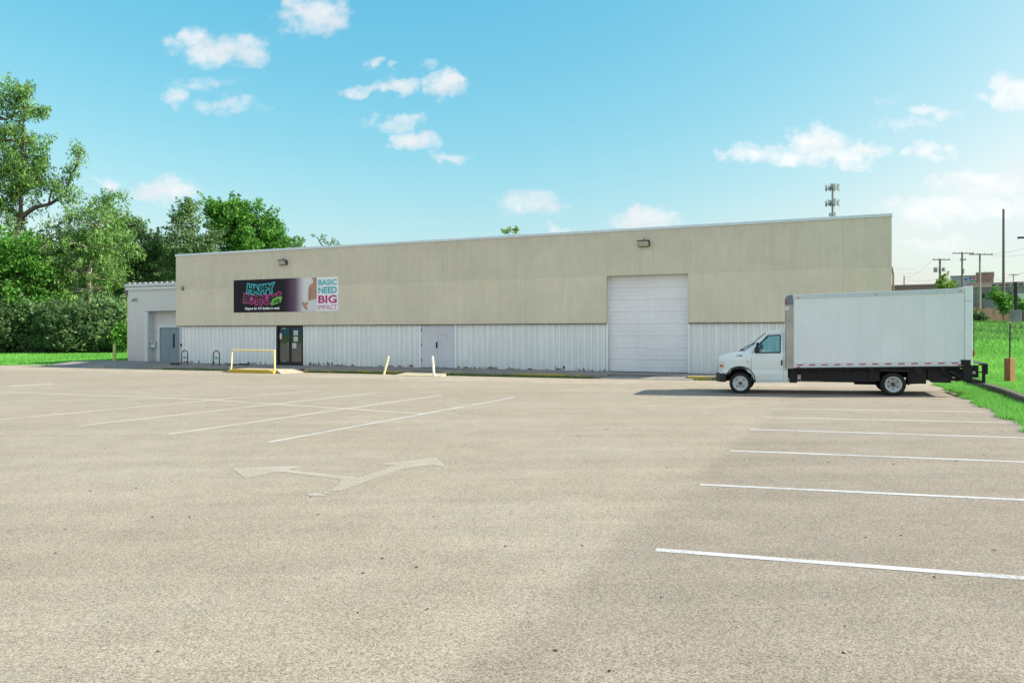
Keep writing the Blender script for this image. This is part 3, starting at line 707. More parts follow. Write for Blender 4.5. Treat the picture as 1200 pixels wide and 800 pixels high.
def ribbed(u0, u1, z0, z1, v=0.15, pitch=0.305):
    mb = MB(); prof = []; u = u0
    while u < u1 - 0.02:
        for du, dv in ((0.0, 0.0), (0.175, 0.0), (0.20, -0.055), (0.245, -0.055), (0.275, 0.0)):
            if u + du <= u1: prof.append((u + du, v + dv))
        u += pitch
    prof.append((u1, v)); zs = [z0, (z0 + z1) / 2, z1]; n_ = len(prof)
    vs_ = [(a, b, z) for z in zs for a, b in prof]
    mb.add(vs_, [(j * n_ + i, j * n_ + i + 1, (j + 1) * n_ + i + 1, (j + 1) * n_ + i) for j in range(2) for i in range(n_ - 1)])
    mb.box(u0, u1, v + 0.06, 0.63, z0, z1)
    return mb
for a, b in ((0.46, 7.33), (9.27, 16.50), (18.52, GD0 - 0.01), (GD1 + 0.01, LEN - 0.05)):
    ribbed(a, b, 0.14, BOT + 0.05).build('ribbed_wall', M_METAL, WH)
    fl = MB(); fl.box(a, b, 0.10, 0.16, 0.125, 0.150); fl.build('base_flashing', M_ROOF, WH)
    for uu in (a, b):
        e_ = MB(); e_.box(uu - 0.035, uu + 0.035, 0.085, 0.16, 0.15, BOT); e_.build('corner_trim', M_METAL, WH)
# rusted notches at the bottom of the sheets
rn = MB()
for _ in range(46):
    u = random.choice([random.uniform(9.6, 12.4), random.uniform(13.2, 16.2), random.uniform(22, 26), random.uniform(1, 7), random.uniform(18.6, 21.5), random.uniform(9.6, 11.5)])
    w_ = random.uniform(0.02, 0.09); h_ = random.uniform(0.03, 0.16); z0 = 0.152 + random.uniform(0, 0.08) * (random.random() < .5)
    rn.prism([(u - w_ / 2, z0), (u + w_ / 2, z0), (u + w_ * .45, z0 + h_ * .7), (u, z0 + h_), (u - w_ * .5, z0 + h_ * .6)], 0.112, 0.119)
rn.build('rust_hole', M_HUB, WH)['kind'] = 'stuff'

# roll-up garage door
gd = MB(); prof = []; z = 0.14
npan = 8; ph = (GDT - 0.14 - 0.0) / npan
for i in range(npan):
    zb = 0.14 + i * ph
    prof += [(0.36, zb), (0.335, zb + 0.012)]
    for q_ in (0.33, 0.66):
        prof += [(0.335, zb + ph * q_ - 0.018), (0.343, zb + ph * q_ - 0.006), (0.343, zb + ph * q_ + 0.006), (0.335, zb + ph * q_ + 0.018)]
    prof += [(0.335, zb + ph - 0.012)]
prof.append((0.36, GDT - 0.001))
vs_ = [(u, v, z) for u in (GD0 + 0.06, GD1 - 0.06) for v, z in prof]; n_ = len(prof)
gd.add(vs_, [(i, i + 1, n_ + i + 1, n_ + i) for i in range(n_ - 1)])
gdo = gd.build('garage_door', M_GDOOR, WH)
j = MB(); j.box(GD0 + 0.002, GD0 + 0.062, 0.2, 0.62, 0.14, GDT - 0.002); j.box(GD1 - 0.062, GD1 - 0.002, 0.2, 0.62, 0.14, GDT - 0.002); j.build_each('garage_door_jamb', M_METAL, WH)
s_ = MB(); s_.box(GD0 + 0.06, GD1 - 0.06, 0.31, 0.36, 0.125, 0.152); s_.build('bottom_seal', M_RUBBER, gdo)
gp_ = MB(); gp_.box(28.0, 29.35, 0.325, 0.334, 1.16, 1.52); gp_.build('repainted_patch', simple('patch_paint', (0.76, 0.77, 0.79), 0.5, var=0.05), gdo)

# glass entrance
e = MB(); A0, A1, Z0, Z1 = 7.40, 9.20, 0.15, BOT - 0.005
e.box(A0, A0 + 0.09, 0.10, 0.26, Z0, Z1); e.box(A1 - 0.07, A1, 0.10, 0.26, Z0, Z1); e.box(A0 + 0.09, A1 - 0.07, 0.10, 0.26, Z1 - 0.07, Z1); e.box(A0 + 0.09, A1 - 0.07, 0.12, 0.26, Z0, Z0 + 0.05)
ent = e.build('entrance', M_FRAMEB, WH)
for (a, b) in ((A0 + 0.10, 8.27), (8.29, A1 - 0.08)):
    d = MB(); d.box(a, a + 0.06, 0.16, 0.21, Z0 + 0.06, Z1 - 0.08); d.box(b - 0.06, b, 0.16, 0.21, Z0 + 0.06, Z1 - 0.08); d.box(a + 0.06, b - 0.06, 0.16, 0.21, Z1 - 0.15, Z1 - 0.08); d.box(a + 0.06, b - 0.06, 0.16, 0.21, Z0 + 0.06, Z0 + 0.16)
    d.build('door_leaf', M_FRAMEB, ent)
    d = MB(); d.box(a + 0.06, b - 0.06, 0.182, 0.190, Z0 + 0.16, Z1 - 0.15); d.build('pane', M_DGLASS, ent)
h = MB(); h.tube([(8.20, 0.16, 1.0), (8.20, 0.11, 1.0), (8.20, 0.11, 1.4), (8.20, 0.16, 1.4)], 0.013, 8); h.build('door_handle', M_GALV, ent)
bk = MB(); bk.box(A0, A1, 1.2, 1.24, Z0, Z1); bk.box(A0, A1, 0.3, 1.2, Z0 - 0.05, Z0); bk.box(A0, A0 + .02, 0.3, 1.2, Z0, Z1); bk.box(A1 - .02, A1, 0.3, 1.2, Z0, Z1); bk.build('vestibule', M_DARK, ent)
def notice(u0, u1, z0, z1, parent=ent, v=0.172, mat=M_PAPER, ink=True):
    p = MB(); p.box(u0, u1, v - 0.003, v, z0, z1); po = p.build('notice', mat, parent)
    if ink:
        q_ = MB(); cx = (u0 + u1) / 2; w_ = (u1 - u0); hh = z1 - z0
        for k in range(4): q_.box(cx - w_ * 0.3, cx + w_ * (0.3 - 0.1 * (k % 2)), v - 0.0055, v - 0.004, z0 + hh * (0.2 + 0.17 * k), z0 + hh * (0.26 + 0.17 * k))
        q_.build('print', M_INK, po)
notice(7.72, 7.95, 2.10, 2.20, ink=False); notice(8.52, 8.80, 1.75, 2.0); notice(8.52, 8.80, 1.42, 1.67); notice(8.43, 8.70, 1.05, 1.32)
notice(7.55, 7.70, 1.55, 1.85, ink=False); notice(7.55, 7.70, 1.47, 1.545, mat=M_PAPERRED, ink=False); notice(7.80, 7.90, 0.26, 0.34, ink=False)

# steel double door
for k, (a, b) in enumerate(((16.55, 17.50), (17.51, 18.47))):
    d = MB(); d.box(a, b, 0.14, 0.20, 0.15, BOT - 0.01); do = d.build('steel_door', M_SDOOR, WH, bevel=0.006)
    hg = MB()
    for z in (0.45, 1.2, 1.95): hg.box((a - 0.02) if k == 0 else (b - 0.02), (a + 0.03) if k == 0 else (b + 0.02), 0.12, 0.139, z, z + 0.13)
    hg.build_each('door_hinge', M_CHASSIS, do)
    if k == 0:
        h = MB(); h.box(b - 0.09, b - 0.03, 0.10, 0.139, 1.12, 1.42); h.box(b - 0.08, b - 0.04, 0.08, 0.10, 1.2, 1.24); h.build('door_handle', M_CHASSIS, do)
    else:
        h = MB(); h.box(a + 0.20, a + 0.50, 0.133, 0.139, 1.78, 1.80); h.box(a + 0.48, a + 0.50, 0.133, 0.139, 1.50, 1.78); h.build('plate_outline', M_GALV, do)
jj = MB(); jj.box(16.51, 16.548, 0.08, 0.2, 0.15, BOT - 0.01); jj.box(18.472, 18.51, 0.08, 0.2, 0.15, BOT - 0.01); jj.build_each('door_jamb', M_METAL, WH)

# wall lamps on the fascia
for (u, z, w_) in ((8.01, 5.66, 0.50), (27.94, 5.72, 0.50)):
    l_ = MB(); l_.prism([(u - w_ / 2, z - 0.12), (u + w_ / 2, z - 0.12), (u + w_ / 2, z + 0.13), (u - w_ / 2, z + 0.13)], -0.15, -0.002)
    l_.prism([(u - w_ / 2 - .02, z + 0.10), (u + w_ / 2 + .02, z + 0.10), (u + w_ / 2 + .02, z + 0.15), (u - w_ / 2 - .02, z + 0.15)], -0.26, -0.153)
    l_.cyl((u, -0.08, z + 0.15), (u, -0.08, z + 0.24), 0.02)
    lo = l_.build('wall_lamp', M_LAMPB, WH, bevel=0.012)
    l2 = MB(); l2.add([(u - w_ / 2 + .03, -0.155, z - 0.10), (u + w_ / 2 - .03, -0.155, z - 0.10), (u + w_ / 2 - .03, -0.24, z + 0.095), (u - w_ / 2 + .03, -0.24, z + 0.095)], [(0, 1, 2, 3)])
    l2.box(u - w_ / 2 + .03, u + w_ / 2 - .03, -0.153, -0.15, z - 0.09, z + 0.09); l2.build('lamp_lens', M_LENS, lo)
l_ = MB(); l_.lathe([(0.001, -0.13), (0.07, -0.12), (0.10, -0.07), (0.10, -0.002)], (0.57, 0, 4.50), 16); lo = l_.build('round_lamp', M_GALV, WH, smooth=True)
l_ = MB(); l_.box(0.50, 0.64, -0.05, -0.003, 4.36, 4.46); l_.build('lamp_base', M_LAMPB, lo)
l_ = MB(); l_.box(0.26, 0.36, 0.08, 0.13, 0.9 + .2, 1.05 + .2); l_.build('outlet_box', M_CHASSIS, WH)
# conduit at the right end
l_ = MB(); l_.tube([(LEN + 0.06, 0.5, 3.3), (LEN + 0.06, 0.5, 4.1), (LEN + 0.02, 0.45, 4.35), (LEN - 0.0, 0.42, 4.4)], 0.035, 8); l_.build('conduit', M_POLE, WH)
# hose bib box left of the truck nose
l_ = MB(); l_.box(31.35, 32.1, -0.02, 0.118, 0.20, 0.52); l_.box(31.3, 32.15, -0.06, 0.118, 0.523, 0.56); l_.build('utility_box', M_GALV, WH, bevel=0.01)

# ------------------------------------------------------------------ block annex at the left end
AX = empty('annex', bw(0, 0), BA)
tag(AX, 'grey painted block annex with a recessed blue-grey double door at the end of the warehouse', 'annex')
a = MB(); V0 = 2.0
a.box(-6.38, -4.93, V0, 14, -0.1, 4.72); a.box(-4.93, 0.44, V0, V0 + 0.45, 3.26, 4.72); a.box(-4.93, 0.44, V0 + 0.451, 14, -0.1, 4.72)
a.box(-1.95, 0.44, V0 + 0.05, V0 + 0.449, -0.1, 3.257)
a.build('block_wall', M_BLOCK, AX)
a = MB(); a.box(-4.93, -4.62, V0 - 0.01, V0 + 0.45, -0.05, 3.255); a.box(-4.17, -3.93, V0 + 0.30, V0 + 0.449, -0.05, 2.45); a.box(-2.23, -1.952, V0 + 0.30, V0 + 0.449, -0.05, 2.45); a.box(-3.928, -2.232, V0 + 0.30, V0 + 0.449, 2.22, 2.45)
a.build('door_surround', M_TRIM, AX)
a = MB(); a.box(-4.9, 0.43, V0 - 0.015, V0 + 0.2, 3.235, 3.258); a.build('lintel_shadow', M_LAMPB, AX)  # dark strip standing in for the shadow line at the top of the recess
for k, (x0, x1) in enumerate(((-3.90, -3.085), (-3.075, -2.26))):
    d = MB(); d.box(x0, x1, V0 + 0.36, V0 + 0.42, 0.06, 2.20); do = d.build('steel_door', M_BDOOR, AX, bevel=0.006)
    if k == 1:
        d = MB(); d.box(-2.83, -2.69, V0 + 0.345, V0 + 0.358, 0.98, 1.83); d.build('window_slit', M_CHASSIS, do)
        d = MB(); d.tube([(-3.0, V0 + .36, 1.0), (-3.0, V0 + .30, 1.02), (-2.9, V0 + .30, 1.02)], 0.014, 8); d.build('door_handle', M_GALV, do)
a = MB(); a.box(-6.52, 0.44, V0 - 0.10, V0 - 0.002, 4.60, 4.80); a.box(-6.56, 0.44, V0 - 0.16, V0 - 0.0, 4.83, 4.98); a.build('eave_trim', M_TRIM, AX, bevel=0.01)
a = MB(); a.box(-6.50, 0.44, V0 - 0.05, 14.1, 4.75, 4.825); a.build('roof', M_ROOF, AX)
a = MB()
for k in range(15):
    x = -6.5 + k * 0.47; a.prism([(x, 4.985), (x + .43, 4.985), (x + .36, 5.04 + random.uniform(0, .03)), (x + .20, 5.07 + random.uniform(0, .03)), (x + .06, 5.04)], V0 - 0.14, V0 + 0.3)
a.build('roof_edge_tiles', M_OLDCONC, AX)
a = MB(); a.box(-4.52, -4.22, V0 + 0.15, V0 + 0.40, 0.98, 1.30); a.box(-4.55, -4.19, V0 + 0.10, V0 + 0.40, 1.303, 1.345); a.box(-4.47, -4.27, V0 + 0.143, V0 + 0.149, 1.10, 1.13, 0); mbx = a.build('letter_box', M_TRIM, AX, bevel=0.01)
a = MB(); a.box(-4.46, -4.28, V0 + 0.138, V0 + 0.1425, 1.20, 1.25); a.build('slot', M_CHASSIS, mbx)
a = MB(); a.box(-5.72, -5.60, V0 - 0.12, V0 - 0.002, 3.95, 4.08); a.cyl((-5.66, V0 - 0.12, 3.98), (-5.62, V0 - 0.30, 3.92), 0.05, 0.09); a.build('floodlight', M_GALV, AX)
a = MB(); a.tube([(-6.50, V0 + 0.1, 4.55), (-6.50, V0 + 0.1, 0.3)], 0.05, 10); a.build('downpipe', M_YELPALE, AX)
a = MB(); a.box(-6.72, -6.42, V0 + 0.02, V0 + 0.22, 4.25, 4.65); a.cyl((-6.62, V0 + .12, 4.65), (-6.75, V0 + .12, 4.9), 0.05); a.cyl((-6.55, V0 + .12, 4.25), (-6.58, V0 + .12, 3.9), 0.06); a.cyl((-6.8, V0 + .12, 4.85), (-6.4, V0 + .12, 4.85), 0.04); a.build('meter_mast', M_POLE, AX)
a = MB(); a.box(0.29, 0.42, V0 - 0.04, V0 + 0.05, 1.05, 1.2); a.build('outlet_box', M_CHASSIS, AX)

# ------------------------------------------------------------------ banner
BN = empty('banner', bw(0, 0), BA)
tag(BN, 'long printed banner with black left side and white right side hung over the entrance', 'banner')
def bmat():
    m, n, b = material('banner_print')
    p = n.add('ShaderNodeTexCoord').outputs['Object']; X, Y, Z = n.sep(p)
    f1 = n.ramp(X, 7.9, 9.1); f2 = n.ramp(X, 8.7, 9.5)
    c = n.mix(f1, (0.016, 0.014, 0.018), (0.16, 0.10, 0.16)); c = n.mix(f2, c, (0.66, 0.66, 0.68))
    n.put(b.inputs['Base Color'], c); b.inputs['Roughness'].default_value = 0.6; b.inputs['Specular IOR Level'].default_value = 0.15
    bn = n.add('ShaderNodeBump'); bn.inputs['Strength'].default_value = 0.5; bn.inputs['Distance'].default_value = 0.03
    n.put(bn.inputs['Height'], n.noise(n.scale(p, (1, 1, 1.4)), 1.6, 3)); n.l.new(bn.outputs[0], b.inputs['Normal'])
    return m
B0, B1, BZ0, BZ1 = 4.44, 11.63, 3.01, 4.81
mb = MB(); mb.box(B0, B1, -0.018, -0.004, BZ0, BZ1); mb.build('sheet', bmat(), BN)
def flatc(name, col, rough=0.55): return simple(name, col, rough, var=0.03)
MC = flatc('print_cyan', (0.03, 0.42, 0.48)); MP = flatc('print_pink', (0.42, 0.045, 0.20)); MK = flatc('print_black', (0.008, 0.008, 0.010)); MGn = flatc('print_green', (0.12, 0.45, 0.05))
MMg = flatc('print_magenta', (0.46, 0.010, 0.16)); MTl = flatc('print_teal', (0.02, 0.38, 0.46)); MWt = flatc('print_white', (0.78, 0.78, 0.80)); MSk = flatc('print_skin', (0.44, 0.24, 0.17)); MSk2 = flatc('print_skin_dark', (0.26, 0.12, 0.09)); MDp = flatc('print_diaper', (0.62, 0.62, 0.66))
def text(body, size, u, z, off=0.0, rot=0.0, y=-0.02, sx=1.0, shear=0.0):
    cu = bpy.data.curves.new('t', 'FONT'); cu.body = body; cu.size = size; cu.align_x = 'CENTER'; cu.offset = off; cu.extrude = 0.0008; cu.resolution_u = 4; cu.shear = shear
    o = bpy.data.objects.new('t', cu); COL.objects.link(o); bpy.context.view_layer.update()
    me = bpy.data.meshes.new_from_object(o.evaluated_get(bpy.context.evaluated_depsgraph_get()))
    co = [Vector(v.co) for v in me.vertices]; fs = [tuple(p.vertices) for p in me.polygons]
    bpy.data.objects.remove(o); bpy.data.curves.remove(cu); bpy.data.meshes.remove(me)
    cr, sr = math.cos(rot), math.sin(rot)
    return [(u + (c_.x * sx * cr - c_.y * sr), y - c_.z, z + (c_.x * sx * sr + c_.y * cr)) for c_ in co], fs
def word(name, letters, mat, off, y, parent=BN):
    mb = MB()
    for (ch, size, u, z, rot) in letters:
        v_, f_ = text(ch, size, u, z, off, rot, y); mb.add(v_, f_)
    return mb.build(name, mat, parent, normals=False)
W1 = [('H', .62, 5.62, 4.10, -.12), ('A', .60, 6.05, 4.06, .03), ('P', .60, 6.43, 4.05, .0), ('P', .60, 6.77, 4.08, .05), ('Y', .62, 7.12, 4.10, .12)]
W2 = [('B', .62, 5.32, 3.58, -.14), ('O', .60, 5.72, 3.53, -.06), ('T', .58, 6.10, 3.46, .0), ('T', .58, 6.42, 3.46, .0), ('O', .62, 6.82, 3.48, .03), ('M', .56, 7.27, 3.55, .10), ('S', .56, 7.72, 3.66, .16)]
o_ = word('wordmark_upper', W1, MC, 0.085, -0.0205); word('wordmark_fill', W1, MK, 0.020, -0.0235, o_)
o_ = word('wordmark_lower', W2, MP, 0.080, -0.0190); word('wordmark_fill', W2, MK, 0.022, -0.0200, o_)
# small dots inside the two O letters
mb = MB(); mb.lathe([(0.001, 0), (0.09, 0)], (5.72, -0.0215, 3.75), 16); mb.lathe([(0.001, 0), (0.10, 0)], (6.83, -0.0215, 3.80), 16); mb.build_each('letter_heart', flatc('print_hotpink', (0.62, 0.03, 0.28)), BN)
mb = MB(); mb.add([(7.10, -0.0255, 3.36), (7.78, -0.0255, 3.50), (7.88, -0.0255, 3.84), (7.70, -0.0255, 3.86), (7.20, -0.0255, 3.70)], [(0, 1, 2, 3, 4)]); tgo = mb.build('green_tag', MGn, BN)
mb = MB(); v_, f_ = text('.org', .30, 7.49, 3.52, 0.012, 0.25, -0.0285); mb.add(v_, f_); mb.build('tag_text', MK, tgo, normals=False)
uc_ = 5.28
for wd_ in ('Diapers', 'for', 'KC', 'families', 'in', 'need.'):
    v_, f_ = text(wd_, .185, 0, 3.16, 0.006, 0, -0.0215); x0_ = min(p[0] for p in v_); x1_ = max(p[0] for p in v_)
    mb = MB(); mb.add([(p[0] - x0_ + uc_, p[1], p[2]) for p in v_], f_); mb.build('tagline_word', MWt, BN, normals=False); uc_ += x1_ - x0_ + .065
def fit(body, z, h, u0, u1, off):
    v_, f_ = text(body, 1.0, 0, 0, off, 0, -0.0215)
    xs_ = [p[0] for p in v_]; zs_ = [p[2] for p in v_]; kx = (u1 - u0) / (max(xs_) - min(xs_)); kz = h / (max(zs_) - min(zs_))
    return [(u0 + (p[0] - min(xs_)) * kx, p[1], z + (p[2] - min(zs_)) * kz) for p in v_], f_
mb = MB(); mb.box(10.22, B1, -0.0195, -0.0185, BZ0, BZ1); mb.build('white_panel', MWt, BN)
for body, z, h_, mt, of in (('BASIC', 4.38, .30, MTl, .028), ('NEED', 3.95, .34, MTl, .032), ('BIG', 3.43, .42, MMg, .03), ('IMPACT', 3.09, .25, MMg, -.003)):
    mb = MB(); v_, f_ = fit(body, z, h_, 10.32, 11.52, of); mb.add(v_, f_); mb.build('slogan_line', mt, BN, normals=False)
def flat(name, pts, mat, y):
    mb = MB(); mb.add([(a_, y, b_) for a_, b_ in pts], [tuple(range(len(pts)))]); return mb.build(name, mat, BN)
flat('printed_child_back', [(9.86, 4.80), (9.92, 4.73), (9.98, 4.62), (9.98, 4.52), (9.86, 4.46), (9.74, 4.40), (9.68, 4.28), (9.66, 4.05), (9.64, 3.85), (9.65, 3.66), (9.71, 3.54), (9.78, 3.60), (10.22, 3.68), (10.22, 4.80)], MSk, -0.0215)
flat('printed_arm_shadow', [(9.74, 4.30), (9.78, 4.05), (9.76, 3.75), (9.73, 3.60), (9.77, 3.58), (9.83, 3.9), (9.81, 4.2)], MSk2, -0.0228)
flat('printed_foot', [(9.22, 3.50), (9.24, 3.38), (9.34, 3.24), (9.46, 3.12), (9.56, 3.08), (9.60, 3.14), (9.56, 3.30), (9.66, 3.46), (9.60, 3.56), (9.48, 3.46), (9.36, 3.52), (9.28, 3.54)], MSk, -0.0222)
flat('printed_nappy', [(9.62, 3.12), (9.58, 3.30), (9.66, 3.48), (9.82, 3.60), (10.22, 3.66), (10.22, 3.04), (9.80, 3.03)], MDp, -0.0235)
for k, (a_, b_) in enumerate(((4.5, 4.75), (11.57, 4.75), (4.5, 3.07), (11.57, 3.07), (8.0, 4.76))):
    mb = MB(); mb.lathe([(0.001, -0.01), (0.02, -0.006), (0.022, 0)], (a_, -0.0225, b_), 10); mb.build('eyelet', M_GALV, BN)
gl = MB(); v_, f_ = text('S  T  O  R  E', .30, 8.6, 2.78, 0, 0, -0.004)

# ------------------------------------------------------------------ bike racks
BRK = None
def rack(u, v, label):
    x, y, _ = bw(u, v); R_ = empty('bike_rack', (x, y, 0.13), BA + 0.1)
    tag(R_, label, 'bike rack', 'black hoop bike racks on the sidewalk')
    mb = MB(); pts = [(-0.20, 0, 0)] + [(-0.20, 0, 0.58)] + [(-0.20 * math.cos(t), 0, 0.58 + 0.20 * math.sin(t)) for t in np.linspace(0.2, PI - 0.2, 9)] + [(0.20, 0, 0.58), (0.20, 0, 0)]
    mb.tube(pts, 0.027, 8); mb.build('hoop', M_BLACK, R_, smooth=True)
    mb = MB(); mb.prism([(-0.173, .28), (0.173, .28), (0.173, .40), (0.10, .48), (-0.10, .48), (-0.173, .40)], -0.004, 0.004); pl_ = mb.build('plate', M_TRIM, R_)
    mb = MB(); mb.prism([(-0.13, .33), (0.13, .33), (0.13, .40), (0.06, .45), (-0.06, .45), (-0.13, .40)], -0.007, -0.0045); mb.build('emblem', M_SIGNG, pl_)
    for s_ in (-1, 1):
        mb = MB(); mb.lathe([(0.001, 0), (0.055, 0)], (0, 0, 0), 10); mb = MB(); mb.cyl((s_ * .2, 0, 0), (s_ * .2, 0, 0.012), 0.06, n=12); mb.build('foot_plate', M_BLACK, R_)
rack(upx(216.5, -1.45), -1.45, 'black hoop bike rack in front of the warehouse corner beside the annex door')
rack(upx(253.5, -1.45), -1.45, 'black hoop bike rack between the other hoop and the yellow railing')

# ------------------------------------------------------------------ yellow railing at the entrance ramp
x, y, _ = bw(RC, -4.05); RL = empty('railing', (x, y, G(x, y)), BA)
tag(RL, 'yellow pipe railing standing over the yellow ramp kerb before the entrance', 'railing')
mb = MB(); mb.cyl((-1.36, 0, -0.05), (-1.30, 0, 1.10), 0.038, n=12); mb.cyl((-1.40, 0.0, -.02), (-1.40, 0, .28), .05, n=10); mb.build('post', M_YELPALE, RL)
mb = MB(); mb.cyl((1.40, 0, -0.05), (1.36, 0, 1.10), 0.042, n=12); mb.build('post', M_YEL, RL)
mb = MB(); mb.tube([(-1.34, 0, 1.10), (1.40, 0, 1.10)], 0.038, 12); mb.build('top_rail', M_YEL, RL)

# ------------------------------------------------------------------ leaning bollards in the lot
def post(name, px0, py0, px1, py1, r, mat, label, cat, capmat=None):
    b0 = Vector(gp(px0, py0)); top = Vector(((px1 - 600) / F * b0.y, b0.y, CAMH - (py1 - 392) / F * b0.y)); d = top - b0
    o = empty(name, b0); tag(o, label, cat)
    mb = MB(); mb.cyl((0, 0, -0.05), d, r, r * 0.97, 14); mb.build('pipe', mat, o)
    mb = MB(); mb.lathe([(0.001, 0), (r, 0)], (0, 0, 0), 8); mb = MB(); dn = d.normalized()
    mb.cyl(d, d + dn * r * 0.5, r * 0.97, r * 0.5, 14); mb.build('cap', capmat or mat, o)
    mb = MB(); mb.cyl((0, 0, -0.05), (0, 0, 0.03), r * 1.7, r * 1.4, 14); mb.build('footing', M_RAMP, o)
    return o
post('bollard', 449.5, 438.6, 455.2, 418, 0.052, M_YELPALE, 'pale yellow bollard leaning hard to one side at the kerb', 'bollard')
post('bollard', 508.8, 440.8, 506.8, 418, 0.055, M_WHITEPOST, 'chipped white bollard nearly upright in front of the steel doors', 'bollard')
x, y, _ = bw(-6.25, 0.9); o = empty('guard_post', (x, y, -0.05)); tag(o, 'square yellow-green guard post at the outer corner of the annex', 'post')
mb = MB(); mb.box(-.07, .07, -.07, .07, 0, 1.22); mb.build('post_body', M_GREENPOST, o, bevel=0.01)
mb = MB(); mb.prism([(-.075, 1.221), (.075, 1.221), (.04, 1.26), (-.04, 1.26)], -.075, .075); mb.build('post_cap', M_GREENPOST, o)

# ------------------------------------------------------------------ box truck
TA = math.atan2(-0.36, 1.0); TX, TY = 6.84, 23.9
TR = empty('box_truck', (TX, TY, G(TX, TY)), TA)
tag(TR, 'white box truck with a cab-chassis van front parked beside the warehouse', 'truck')
GZ = 0.012 * math.cos(TA)                      # the lot climbs along the truck
def hw(s_, z):
    y = 0.12
    if s_ < 0.1: y += 0.20 * ((0.1 - s_) / 0.76) ** 2.2
    if z > 1.20: y += 0.20 * ((z - 1.20) / 0.72) ** 1.15
    if z > 1.0 and s_ < 0.35: y += 0.05 * max(0, (z - 1.0) / 0.25) ** 2
    if z < 0.62: y += 0.05 * ((0.62 - z) / 0.3)
    y += 0.012 * math.exp(-((z - 0.72) / 0.035) ** 2) - 0.012 * math.exp(-((z - 1.02) / 0.10) ** 2)
    return y
CW = 2.24                                       # mirror plane: y' = CW - y
def sheet_sz(poly, holes=(), off=0.0, cutz=(), cuts=()):
    bm = bmesh.new(); vs_ = [bm.verts.new((a_, 0, b_)) for a_, b_ in poly]; bm.faces.new(vs_)
    bmesh.ops.triangulate(bm, faces=bm.faces)
    def cut(co, no): bmesh.ops.bisect_plane(bm, geom=bm.verts[:] + bm.edges[:] + bm.faces[:], plane_co=co, plane_no=no)
    for z in cutz: cut((0, 0, z), (0, 0, 1))
    for s__ in cuts: cut((s__, 0, 0), (1, 0, 0))
    for hpoly in holes:
        n_ = len(hpoly); area = sum(hpoly[i][0] * hpoly[(i + 1) % n_][1] - hpoly[(i + 1) % n_][0] * hpoly[i][1] for i in range(n_)); sg = 1 if area > 0 else -1
        pl_ = []
        for i in range(n_):
            a_, b_ = hpoly[i], hpoly[(i + 1) % n_]; ex, ez = b_[0] - a_[0], b_[1] - a_[1]
            no = Vector((ez * sg, 0, -ex * sg)).normalized(); cut((a_[0], 0, a_[1]), no); pl_.append((Vector((a_[0], 0, a_[1])), no))
        dead = [f_ for f_ in bm.faces if all((f_.calc_center_median() - c_).dot(no) < 0 for c_, no in pl_)]
        bmesh.ops.delete(bm, geom=dead, context='FACES')
    bmesh.ops.remove_doubles(bm, verts=bm.verts, dist=1e-4)
    for v in bm.verts: v.co.y = hw(v.co.x, v.co.z) + off
    return bm
PROF = [(-.62, .60), (-.66, .70), (-.665, .95), (-.64, 1.08), (-.56, 1.155), (-.42, 1.20), (-.2, 1.245), (0.02, 1.28), (0.10, 1.30), (.73, 1.835), (.80, 1.875), (.92, 1.905), (1.10, 1.92), (1.36, 1.925), (1.36, .36), (.42, .335),
        (.415, .45), (.385, .56), (.32, .66), (.22, .735), (.11, .775), (0, .79), (-.12, .775), (-.23, .73), (-.31, .66), (-.36, .57), (-.40, .56)]
WIN = [(.43, 1.235), (1.145, 1.24), (1.15, 1.765), (.795, 1.75), (.43, 1.385)]
CZ = [.45, .55, .62, .68, .70, .72, .74, .76, .85, .95, 1.0, 1.1, 1.2, 1.235, 1.3, 1.4, 1.5, 1.6, 1.7, 1.8, 1.87]; CS = [-.6, -.5, -.4, -.3, -.2, -.1, 0, .1, .2, .3, .43, .6, .8, 1.0, 1.2]
bm = sheet_sz(PROF, [WIN], 0.0, CZ, CS)
def near_seg(p, a_, b_):
    ax, az = a_; bx, bz = b_; dx_, dz_ = bx - ax, bz - az; L2 = dx_ * dx_ + dz_ * dz_
    t_ = ((p.x - ax) * dx_ + (p.z - az) * dz_) / L2; return -0.01 < t_ < 1.01 and abs((p.x - ax) * dz_ - (p.z - az) * dx_) / math.sqrt(L2) < 1e-3
src = list(bm.verts); cp = {}
fl = [tuple(f_.verts) for f_ in bm.faces]; be = [tuple(e_.verts) for e_ in bm.edges if e_.is_boundary]
for v in src: cp[v] = bm.verts.new((v.co.x, CW - v.co.y, v.co.z))
for f_ in fl: bm.faces.new([cp[v] for v in reversed(f_)])
def onprof(p):
    for i in range(len(PROF)):
        if near_seg(p, PROF[i], PROF[(i + 1) % len(PROF)]): return i
    return None
for a_, b_ in be:
    mid = (a_.co + b_.co) / 2; i = onprof(mid)
    if i is None or i == 8 or 16 <= i <= 24 or i == 15: continue      # window hole, windscreen, wheel arch stay open
    bm.faces.new([a_, b_, cp[b_], cp[a_]])
bmesh.ops.recalc_face_normals(bm, faces=bm.faces)
for f_ in bm.faces: f_.smooth = True
me = bpy.data.meshes.new('cab_body'); bm.to_mesh(me); bm.free(); me.materials.append(M_TRUCKW)
try: me.set_sharp_from_angle(angle=math.radians(38))
except Exception: pass
cab = bpy.data.objects.new('cab_body', me); COL.objects.link(cab); cab.parent = TR
sd = cab.modifiers.new('t', 'SOLIDIFY'); sd.thickness = 0.02; sd.offset = -1
